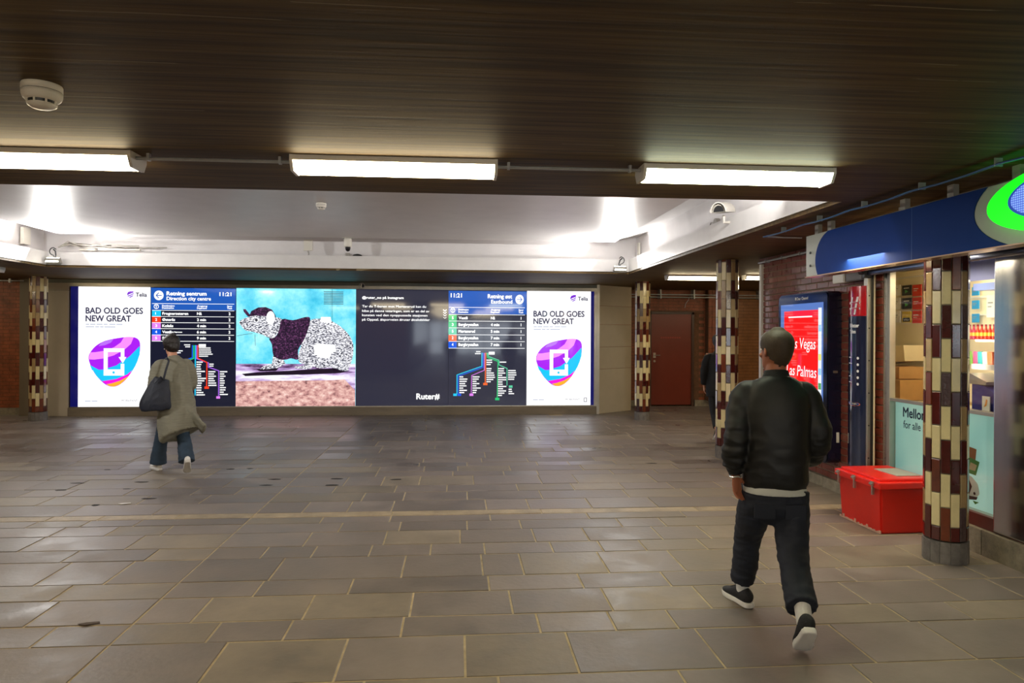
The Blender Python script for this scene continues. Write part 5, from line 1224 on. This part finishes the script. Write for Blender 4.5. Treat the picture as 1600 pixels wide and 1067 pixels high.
m_skin_a = mat('skin_brown', '#9c5f42', .5, var=.08, vscale=8); m_skin_b = mat('skin_light', '#c48a6c', .5, var=.08, vscale=8)
m_eye = mat('eye_white', '#e8e4dc', .2); m_iris = mat('iris', '#3a2418', .2)
def eyes(t, Mh, S=1.0):
    for s_ in (-1, 1):
        bm = bmesh.new(); ball(bm, (s_ * .031 * S, .086 * S, .115 * S), .011, .011, .0095); xform(bm, Mh); e = obj('eye', bm, m_eye, t, True)
        bm = bmesh.new(); ball(bm, (s_ * .031 * S, .0955 * S, .115 * S), .005, .003, .005); xform(bm, Mh); obj('iris', bm, m_iris, e, True)
def hair_shell(t, Mh, grow, cond, m, S=1.0, extra=None, voxel=.006, label=None, wr=None, dz=0):
    def b(bm):
        tt = bmesh.new(); tube(tt, [(x, y_, z, a + grow, b_ + grow) for x, y_, z, a, b_ in lerp_rings(head_rings(S), 3)], n=32)
        dele = [v for v in tt.verts if not cond(v.co)]; bmesh.ops.delete(tt, geom=dele, context='VERTS')
        # thicken
        r = bmesh.ops.solidify(tt, geom=tt.faces[:], thickness=-(grow + .006))
        xform(tt, Mh); me = bpy.data.meshes.new('t'); tt.to_mesh(me); tt.free(); bm.from_mesh(me); bpy.data.meshes.remove(me)
        if extra: 
            tt = bmesh.new(); extra(tt); xform(tt, Mh); me = bpy.data.meshes.new('t'); tt.to_mesh(me); tt.free(); bm.from_mesh(me); bpy.data.meshes.remove(me)
    o = shell('hair', b, voxel, m, t, 2, wr)
    if label: o['label'] = label
    return o

def person(label, loc, rz, J, group=None):
    """J: joints dictionary; returns root and helper data after the body is grown"""
    t = thing('person', label, 'person', loc, rz, group); k = J['k']
    Mh = Matrix.Translation(J['head']) @ Matrix.Rotation(J.get('turn', 0), 4, 'Z') @ Matrix.Rotation(J.get('nod', 0), 4, 'X')
    V = Vector
    def body(bm):
        build_head(bm, Mh, J.get('hs', 1))
        nk = V(J['neck']); hd = V(J['head'])
        tube(bm, [(nk.x, nk.y, nk.z - .05, .066 * k, .058 * k), (nk.x, nk.y + .0, nk.z + .02, .060 * k, .058 * k), (hd.x, hd.y + .0, hd.z + .05, .055 * k, .06 * k)])
        pz = J['pelvis']
        tube(bm, lerp_rings([(pz[0], pz[1], pz[2] - .06, .10 * k, .075 * k), (pz[0], pz[1], pz[2] + .03, .135 * k, .09 * k), (pz[0] * .6 + nk.x * .4, pz[1], pz[2] + .20, .115 * k, .08 * k), (nk.x, nk.y, nk.z - .26, .130 * k, .090 * k), (nk.x, nk.y, nk.z - .13, .130 * k, .080 * k), (nk.x, nk.y, nk.z - .06, .075 * k, .055 * k)], 2))
        for s_ in ('L', 'R'):
            h_, kn, an = V(J['hip' + s_]), V(J['knee' + s_]), V(J['ankle' + s_])
            tube(bm, [(*h_, .078 * k, .082 * k), (*(h_ * .5 + kn * .5), .066 * k, .068 * k), (*kn, .050 * k, .052 * k), (*(kn * .65 + an * .35), .048 * k, .05 * k), (*an, .032 * k, .036 * k)])
            M_ = J['foot' + s_]; tt = bmesh.new(); tube(tt, [(0, -.055, .04, .026, .030), (0, 0, .05, .032, .040), (0, .07, .04, .036, .026), (0, .14, .032, .036, .018), (0, .17, .03, .028, .014)], n=10); xform(tt, M_)
            me = bpy.data.meshes.new('t'); tt.to_mesh(me); tt.free(); bm.from_mesh(me); bpy.data.meshes.remove(me)
            sh, el, wr = V(J['sho' + s_]), V(J['elb' + s_]), V(J['wri' + s_])
            tube(bm, [(nk.x + (sh.x - nk.x) * .5, sh.y, sh.z - .02, .036 * k, .040 * k), (*sh, .038 * k, .044 * k), (*(sh * .5 + el * .5), .042 * k, .044 * k), (*el, .035 * k, .036 * k), (*(el * .6 + wr * .4), .033 * k, .034 * k), (*wr, .020 * k, .026 * k)], side=(0, 1, 0))
            side = -1 if s_ == 'L' else 1
            build_hand(bm, frame_from(wr, V(J['hdir' + s_]), J.get('hfwd' + s_, (0, 1, 0))), side, J.get('curl' + s_, .5), k)
    b = shell('body', body, .0052, J['skin'], t, 2)
    eyes(t, Mh, J.get('hs', 1))
    return t, Mh, b

# ------------------------------------------------------------ the man in the bomber jacket
k = 1.0
J = dict(k=1.0, hs=1.04, skin=m_skin_a, neck=(0.01, -.005, 1.45), head=(.012, .008, 1.500), turn=R(24), nod=R(2), pelvis=(0, -.02, .90),
         hipL=(-.095, 0, .88), kneeL=(-.105, .17, .50), ankleL=(-.115, .285, .09), hipR=(.09, -.01, .88), kneeR=(.075, -.12, .475), ankleR=(.052, -.45, .20),
         shoL=(-.165, -.01, 1.35), elbL=(-.235, -.10, 1.14), wriL=(-.228, -.045, .885), hdirL=(.12, .10, -1), hfwdL=(.75, .65, 0), curlL=.55,
         shoR=(.175, -.01, 1.35), elbR=(.235, -.06, 1.13), wriR=(.215, .12, .95), hdirR=(-.05, .5, -.8), curlR=.6)
J['footL'] = foot_matrix((-.115, .285, .087), R(20), R(2)); J['footR'] = foot_matrix((.052, -.45, .20), R(-4), R(42))
man, Mh, body_ = person('man walking away in a black bomber jacket, dark jeans and black and white trainers', (1.872, 3.914, 0), -R(11.5), J)
m_hairb = mat('cropped_dark_hair', '#3d3122', .6, var=.25, vscale=60, bump=.6, bscale=260, bdist=.002)
def cond(c):
    if c.z > .185: return c.y < .070
    if c.z > .14: return c.y < .058
    if c.z > .075: return c.y < -.018 + (c.z - .075) / .065 * .076
    return c.z > .030 and c.y < -.048 + (c.z - .03) * .66
hair_shell(man, Mh, .0012, cond, m_hairb, 1.04, voxel=.0036, label='very short cropped dark hair')
m_jack = mat('black_bomber_cloth', '#0c0e10', .55, var=.2, vscale=20, bump=.25, bscale=300, bdist=.001); m_rib = mat('black_rib_knit', '#111214', .8, bump=.5, bscale=120)
def sleeve(bm, pts, n=5, amp=.06, seed=1, side=(0, 1, 0), dome=True):
    r2 = random.Random(seed); rr = lerp_rings(pts, n); L_ = len(rr)
    rr = [(x, y_, z, a * (1 + amp * sin(i * 1.9 + r2.random()) * (.3 + .7 * i / L_)), b * (1 + amp * sin(i * 1.9 + 1 + r2.random()) * (.3 + .7 * i / L_))) for i, (x, y_, z, a, b) in enumerate(rr)]
    tube(bm, rr, side=side, n=20, dome=side != (1, 0, 0))
def jacket(bm):
    tube(bm, lerp_rings([(0, -.02, .835, .172, .130), (0, -.025, .87, .186, .145), (0, -.03, .96, .192, .150), (0, -.03, 1.10, .190, .148), (.003, -.025, 1.22, .192, .145), (.006, -.02, 1.31, .190, .134), (.008, -.015, 1.385, .172, .118), (.01, -.012, 1.436, .132, .098), (.01, -.008, 1.465, .080, .074)], 4), n=40, dome=False, pw=2.3)
    sleeve(bm, [(-.11, -.012, 1.378, .060, .066), (-.165, -.012, 1.352, .068, .082), (-.203, -.04, 1.25, .064, .080), (-.228, -.085, 1.14, .060, .074), (-.238, -.085, 1.05, .057, .070), (-.238, -.06, .97, .058, .066), (-.230, -.045, .925, .045, .048)], 5, .10, 3)
    sleeve(bm, [(.12, -.012, 1.378, .060, .066), (.172, -.012, 1.352, .068, .082), (.21, -.025, 1.25, .066, .082), (.240, -.055, 1.14, .062, .076), (.243, -.02, 1.05, .058, .070), (.230, .05, .99, .050, .058), (.218, .10, .965, .045, .046)], 5, .06, 4)
fj1 = folds(.013, 5, 5, 6, 2.0); fj2 = folds(.012, 4, 4, 15, 5.0)
def fj(c):
    low = min(1, max(0, (1.25 - c.z) / .3)); arm = 1 if abs(c.x) > .2 else 0
    return fj1(c) * (.35 + .5 * low) + fj2(c) * (1.0 * arm * low + .25 * low)
jk = shell('jacket', jacket, .0085, m_jack, man, 3, fj)
def hem(bm): tube(bm, [(0, -.02, .800, .164, .126), (0, -.02, .812, .174, .134), (0, -.02, .85, .178, .138), (0, -.02, .865, .170, .13)], n=36, dome=False, pw=2.3)
shell('waistband', hem, .0075, m_rib, jk, 1)
def col(bm): tube(bm, [(.01, -.010, 1.448, .090, .082), (.010, -.008, 1.470, .076, .072), (.011, -.004, 1.490, .070, .068), (.011, -.002, 1.502, .067, .066)], n=28, dome=False)
shell('collar', col, .005, m_rib, jk, 1)
for a, b in (((-.231, -.046, .928), (-.228, -.044, .892)), ((.220, .095, .968), (.215, .115, .94))):
    shell('cuff', lambda bm: tube(bm, [(*a, .042, .044), (*[(p + q) / 2 for p, q in zip(a, b)], .041, .043), (*b, .036, .039)], side=(0, 1, 0), dome=False), .005, m_rib, jk, 1)
obj('sleeve_patch', B(-.298, -.290, -.10, -.08, 1.09, 1.115), m_plastic, jk)
shell('shirt_hem', lambda bm: tube(bm, [(0, -.022, .792, .182, .150), (0, -.022, .805, .178, .146), (0, -.02, .85, .165, .125)], n=36, dome=False, pw=2.3), .006, mat('white_cotton', '#bfc2be', .7), man, 1)
m_jean = mat('dark_blue_denim', '#141b2a', .75, var=.3, vscale=10, bump=.3, bscale=200, bdist=.001)
def jeans(bm):
    tube(bm, lerp_rings([(0, -.02, .86, .160, .115), (0, -.025, .80, .172, .13), (0, -.02, .72, .18, .135), (0, -.01, .66, .15, .11)], 3), n=30)
    sleeve(bm, [(-.095, -.01, .80, .10, .118), (-.10, .03, .68, .101, .112), (-.105, .10, .57, .092, .098), (-.108, .165, .48, .083, .088), (-.112, .205, .35, .077, .082), (-.116, .24, .24, .076, .08), (-.118, .262, .165, .076, .082)], 5, .022, 6, (1, 0, 0))
    sleeve(bm, [(.095, -.015, .80, .10, .118), (.092, -.04, .68, .101, .112), (.085, -.075, .57, .094, .10), (.078, -.115, .475, .087, .092), (.068, -.20, .40, .082, .088), (.060, -.305, .31, .080, .086), (.054, -.385, .25, .080, .088)], 5, .022, 7, (1, 0, 0))
fjn = folds(.008, 5, 5, 14, 1.0)
jn = shell('jeans', jeans, .0085, m_jean, man, 3, fjn)
for s_ in (-1, 1):
    bm = bmesh.new(); box(bm, s_ * .085 - .058, s_ * .085 + .058, -.1565, -.140, .66, .745, .003); obj('back_pocket', bm, m_jean, jn)
m_sock = mat('white_sock', '#dcdcda', .85, bump=.4, bscale=120)
shell('sock', lambda bm: tube(bm, [(-.118, .272, .20, .040, .046), (-.116, .28, .12, .040, .048), (-.115, .292, .06, .036, .048)]), .005, m_sock, man, 2)
shell('sock', lambda bm: tube(bm, [(.054, -.38, .275, .042, .046), (.053, -.425, .215, .042, .050), (.052, -.46, .155, .038, .05)]), .005, m_sock, man, 2)
m_shoeb = mat('black_mesh_shoe', '#17181c', .7, bump=.5, bscale=180); m_wsole = mat('white_rubber', '#e0dfdc', .5)
shoe(man, 'shoe', J['footL'], m_shoeb, m_wsole, .305, m_black); shoe(man, 'shoe', J['footR'], m_shoeb, m_wsole, .305, m_black)
bm = bmesh.new(); Mw = frame_from(Vector((-.228, -.044, .882)), (.05, .05, -1)); pipe(bm, [(.030 * cos(2 * pi * q / 24), .038 * sin(2 * pi * q / 24), .004 * sin(6 * pi * q / 24)) for q in range(25)], .006, 6); xform(bm, Mw); obj('bracelet', bm, mat('silver_bracelet', '#e4e2da', .2, metal=.7), man)

# ------------------------------------------------------------ the woman in the long coat
J = dict(k=.93, hs=.98, skin=m_skin_b, neck=(-.01, .03, 1.385), head=(-.015, .058, 1.432), turn=R(8), nod=R(-8), pelvis=(0, -.01, .86),
         hipL=(-.085, 0, .84), kneeL=(-.10, .17, .47), ankleL=(-.135, .27, .085), hipR=(.085, -.01, .84), kneeR=(.095, -.08, .46), ankleR=(.10, -.34, .20),
         shoL=(-.15, .01, 1.325), elbL=(-.205, -.03, 1.08), wriL=(-.185, .18, 1.06), hdirL=(.25, .9, -.1), hfwdL=(.5, 0, 1), curlL=.9,
         shoR=(.15, .02, 1.325), elbR=(.19, .0, 1.09), wriR=(.155, .17, .98), hdirR=(-.1, .6, -.6), curlR=.6)
J['footL'] = foot_matrix((-.135, .27, .085), R(14), R(0)); J['footR'] = foot_matrix((.10, -.34, .20), R(-8), R(40))
wom, Mh, body_ = person('woman in a long grey-green coat with a navy shoulder bag walking towards the display wall', (-3.436, 8.60, 0), R(30), J)
m_hairw = mat('dark_brown_hair', '#1d1512', .45, var=.4, vscale=14, stretch=(6, 6, 1), bump=.5, bscale=60)
def condw(c):
    if c.z > .17: return c.y < .085
    if c.z > .12: return c.y < .045
    if c.z > .05: return c.y < -.002 or (abs(c.x) > .06 and c.y < .015)
    return c.z > .022 and c.y < -.02
hair_shell(wom, Mh, .007, condw, m_hairw, .98, extra=lambda tt: (ball(tt, (0.01, -.055, .235), .034, .030, .022), ball(tt, (0, -.095, .085), .05, .03, .05)), wr=folds(.006, 30, 30, 12, 3), label='dark hair gathered up with a small knot')
bm = bmesh.new(); ball(bm, (-.082, .0, .066), .006, .006, .008); xform(bm, Mh); obj('earring', bm, mat('pearl', '#f0e8dc', .2), wom, True)
m_coat = mat('grey_green_linen', '#807d6d', .85, var=.18, vscale=26, stretch=(.4, .4, 3), bump=.5, bscale=200, bdist=.002)
def coat(bm):
    tube(bm, lerp_rings([(.10, -.14, .80, .05, .09), (.19, -.19, .68, .045, .12), (.255, -.23, .58, .03, .12), (.29, -.26, .53, .018, .10)], 3), n=18)
    tube(bm, lerp_rings([(.055, -.14, .475, .225, .175), (.05, -.13, .50, .232, .185), (.04, -.105, .62, .222, .180), (.028, -.075, .78, .208, .168), (.015, -.045, .95, .192, .158), (.003, -.02, 1.10, .182, .146), (-.003, .0, 1.22, .178, .132), (-.005, .012, 1.30, .165, .115), (-.008, .02, 1.352, .130, .095), (-.01, .026, 1.39, .086, .076), (-.012, .03, 1.405, .070, .066)], 3), n=40, dome=False)
    sleeve(bm, [(-.10, .012, 1.325, .055, .06), (-.15, .01, 1.295, .064, .076), (-.185, -.005, 1.21, .066, .08), (-.208, -.02, 1.11, .065, .076), (-.210, .03, 1.065, .060, .070), (-.205, .075, 1.06, .055, .062)], 5, .06, 9)
    sleeve(bm, [(.10, .02, 1.325, .055, .06), (.148, .02, 1.295, .064, .076), (.178, .01, 1.21, .064, .08), (.192, .005, 1.10, .062, .074), (.187, .05, 1.04, .058, .066), (.172, .11, 1.01, .05, .052)], 5, .06, 10)
fc1 = folds(.016, 5, 5, 1.6, 7.0); fc2 = folds(.007, 10, 10, 6, 2.0)
ct = shell('coat', coat, .010, m_coat, wom, 3, lambda c: fc1(c) * min(1.6, max(0.1, (1.25 - c.z) / .35)) + fc2(c))
shell('sleeve_trim', lambda bm: tube(bm, [(-.210, .04, 1.064, .064, .074), (-.205, .075, 1.060, .060, .066)], side=(0, 0, 1), dome=False), .007, mat('patterned_cuff', '#4c5a78', .8, var=.8, vscale=60, col2='#b8b4a8'), ct, 1)
shell('dark_tunic', lambda bm: tube(bm, lerp_rings([(-.05, .03, .50, .125, .085), (-.04, .03, .62, .135, .10), (-.02, .02, .80, .14, .11), (0, 0, 1.0, .13, .10)], 2), n=24, dome=False), .009, mat('black_jersey', '#17191a', .8), wom, 2, folds(.006, 12, 12, 2))
m_jean2 = mat('mid_blue_denim', '#2c3e50', .8, var=.3, vscale=10, bump=.3, bscale=200, bdist=.001)
def jeans2(bm):
    tube(bm, [(0, -.01, .88, .15, .11), (0, -.01, .78, .165, .125), (0, 0, .68, .14, .11)], n=24)
    sleeve(bm, [(-.085, 0, .78, .088, .10), (-.09, .07, .63, .083, .092), (-.10, .16, .48, .075, .08), (-.115, .20, .34, .078, .082), (-.128, .235, .20, .088, .092), (-.134, .25, .085, .096, .105)], 4, .03, 11, (1, 0, 0))
    sleeve(bm, [(.085, 0, .78, .088, .10), (.088, -.03, .63, .083, .092), (.093, -.08, .48, .075, .08), (.097, -.16, .36, .078, .084), (.10, -.24, .25, .086, .092), (.10, -.285, .165, .092, .10)], 4, .03, 12, (1, 0, 0))
shell('jeans', jeans2, .009, m_jean2, wom, 3, folds(.006, 6, 6, 12, 4.0))
m_wshoe = mat('white_leather_shoe', '#e6e4e0', .45)
shoe(wom, 'shoe', J['footL'], m_wshoe, m_wsole, .27); shoe(wom, 'shoe', J['footR'], m_wshoe, mat('grey_rubber_sole', '#c4c0b8', .6), .27)
# shoulder bag hangs from her: a thing of its own
bag = thing('shoulder_bag', "large navy tote bag hanging at the woman's left side", 'bag', (-3.335, 8.62, .05), R(30))
m_bag = mat('navy_bag_cloth', '#161c2c', .6, var=.25, vscale=10, bump=.3, bscale=90)
def bagb(bm): tube(bm, lerp_rings([(-.34, -.08, .735, .150, .075), (-.34, -.08, .76, .175, .088), (-.335, -.08, .84, .172, .088), (-.31, -.08, .95, .138, .072), (-.285, -.08, 1.05, .105, .050), (-.27, -.08, 1.11, .085, .030)], 3), side=(.92, -.40, 0), n=28, dome=False)
Mb = Matrix.Translation((0.03, -.05, 0.02)) 
b_ = shell('bag_body', bagb, .008, m_bag, bag, 3, folds(.010, 9, 9, 5, 8.0), M=Matrix.Translation((.02, -.06, 0)))
bm = bmesh.new()
pipe(bm, [(-.24, -.17, 1.08), (-.21, -.145, 1.20), (-.175, -.115, 1.31), (-.185, -.07, 1.34), (-.185, .0, 1.335), (-.19, .08, 1.28), (-.22, .10, 1.19), (-.25, .02, 1.12), (-.27, -.06, 1.08)], .012, 8); obj('strap', bm, m_bag, bag)
bm = bmesh.new(); pipe(bm, [(-.33, -.20, 1.06), (-.27, -.18, 1.13), (-.19, -.18, 1.05)], .009, 8); obj('handle', bm, m_bag, bag)

# ------------------------------------------------------------ walker mostly hidden by the second pillar
J = dict(k=.95, hs=1.0, skin=m_skin_b, neck=(0, 0, 1.42), head=(0, .015, 1.468), turn=R(0), nod=R(0), pelvis=(0, -.01, .88),
         hipL=(-.09, 0, .86), kneeL=(-.095, -.08, .47), ankleL=(-.09, -.34, .20), hipR=(.09, 0, .86), kneeR=(.10, .18, .50), ankleR=(.10, .28, .09),
         shoL=(-.18, 0, 1.37), elbL=(-.235, -.03, 1.12), wriL=(-.23, .04, .87), hdirL=(.02, .1, -1), curlL=.6,
         shoR=(.18, 0, 1.37), elbR=(.235, -.02, 1.12), wriR=(.21, .06, .88), hdirR=(0, .1, -1), curlR=.6)
J['footL'] = foot_matrix((-.09, -.34, .20), R(4), R(42)); J['footR'] = foot_matrix((.10, .28, .09), R(-4), R(0))
h_ = hit(1121, 690, 'Z', 0)
m_blk = mat('black_wool', '#121316', .8, var=.2, vscale=14); m_blk2 = mat('black_trousers', '#0f1014', .8)
def dark_walker(label, loc, rz, hairlong=True, grp=None):
    t, Mh, _ = person(label, loc, rz, J, grp)
    hair_shell(t, Mh, .012, condw, m_hairw, 1.0, extra=(lambda tt: tube(tt, [(0, -.06, .14, .075, .05), (0, -.075, .03, .085, .05), (0, -.085, -.08, .08, .045), (0, -.085, -.19, .05, .03)])) if hairlong else None, wr=folds(.005, 30, 30, 8, 3))
    def c2(bm):
        tube(bm, lerp_rings([(0, -.01, .70, .20, .15), (0, -.01, .85, .205, .155), (0, -.01, 1.05, .18, .135), (0, 0, 1.25, .19, .13), (0, 0, 1.36, .16, .105), (0, 0, 1.42, .09, .075), (0, 0, 1.45, .072, .068)], 3), n=32, dome=False)
        sleeve(bm, [(-.12, 0, 1.35, .055, .055), (-.18, 0, 1.32, .065, .07), (-.225, -.02, 1.18, .06, .065), (-.242, -.02, 1.07, .056, .06), (-.235, .03, .91, .045, .05)], 4, .04, 3)
        sleeve(bm, [(.12, 0, 1.35, .055, .055), (.18, 0, 1.32, .065, .07), (.225, -.02, 1.18, .06, .065), (.24, -.01, 1.07, .056, .06), (.215, .05, .91, .045, .05)], 4, .04, 4)
    shell('coat', c2, .011, m_blk, t, 3, folds(.008, 6, 6, 3, 1.0))
    def tr(bm):
        tube(bm, [(0, 0, .86, .15, .11), (0, 0, .72, .15, .115)], n=20)
        sleeve(bm, [(-.09, 0, .78, .085, .095), (-.095, -.04, .62, .076, .082), (-.095, -.09, .47, .062, .066), (-.092, -.20, .34, .055, .06), (-.09, -.30, .235, .05, .055)], 4, .02, 5, (1, 0, 0))
        sleeve(bm, [(.09, 0, .78, .085, .095), (.095, .09, .62, .076, .082), (.10, .18, .49, .062, .066), (.10, .23, .30, .055, .06), (.10, .27, .14, .05, .055)], 4, .02, 6, (1, 0, 0))
    shell('trousers', tr, .009, m_blk2, t, 2)
    shoe(t, 'shoe', J['footL'], m_shoeb, m_wsole, .27); shoe(t, 'shoe', J['footR'], m_shoeb, m_wsole, .27)
    return t
dark_walker('long-haired person in black half hidden behind the tiled pillar near the man', (h_.x + .09, h_.y + .17, 0), -R(12))

# the photographer stands behind the viewpoint and shows in the dark display as a small reflection
src = [o for o in bpy.data.objects if o.get('label', '').startswith('long-haired person in black')][0]
def copy_tree(o, parent=None):
    c = o.copy(); COL.objects.link(c); c.parent = parent
    for ch in list(o.children): copy_tree(ch, c)
    return c
ph = copy_tree(src); ph.location = (-.28, -.42, 0); ph.rotation_euler = (0, 0, 0); ph['label'] = 'dark figure standing at the viewpoint, mirrored small in the dark display'
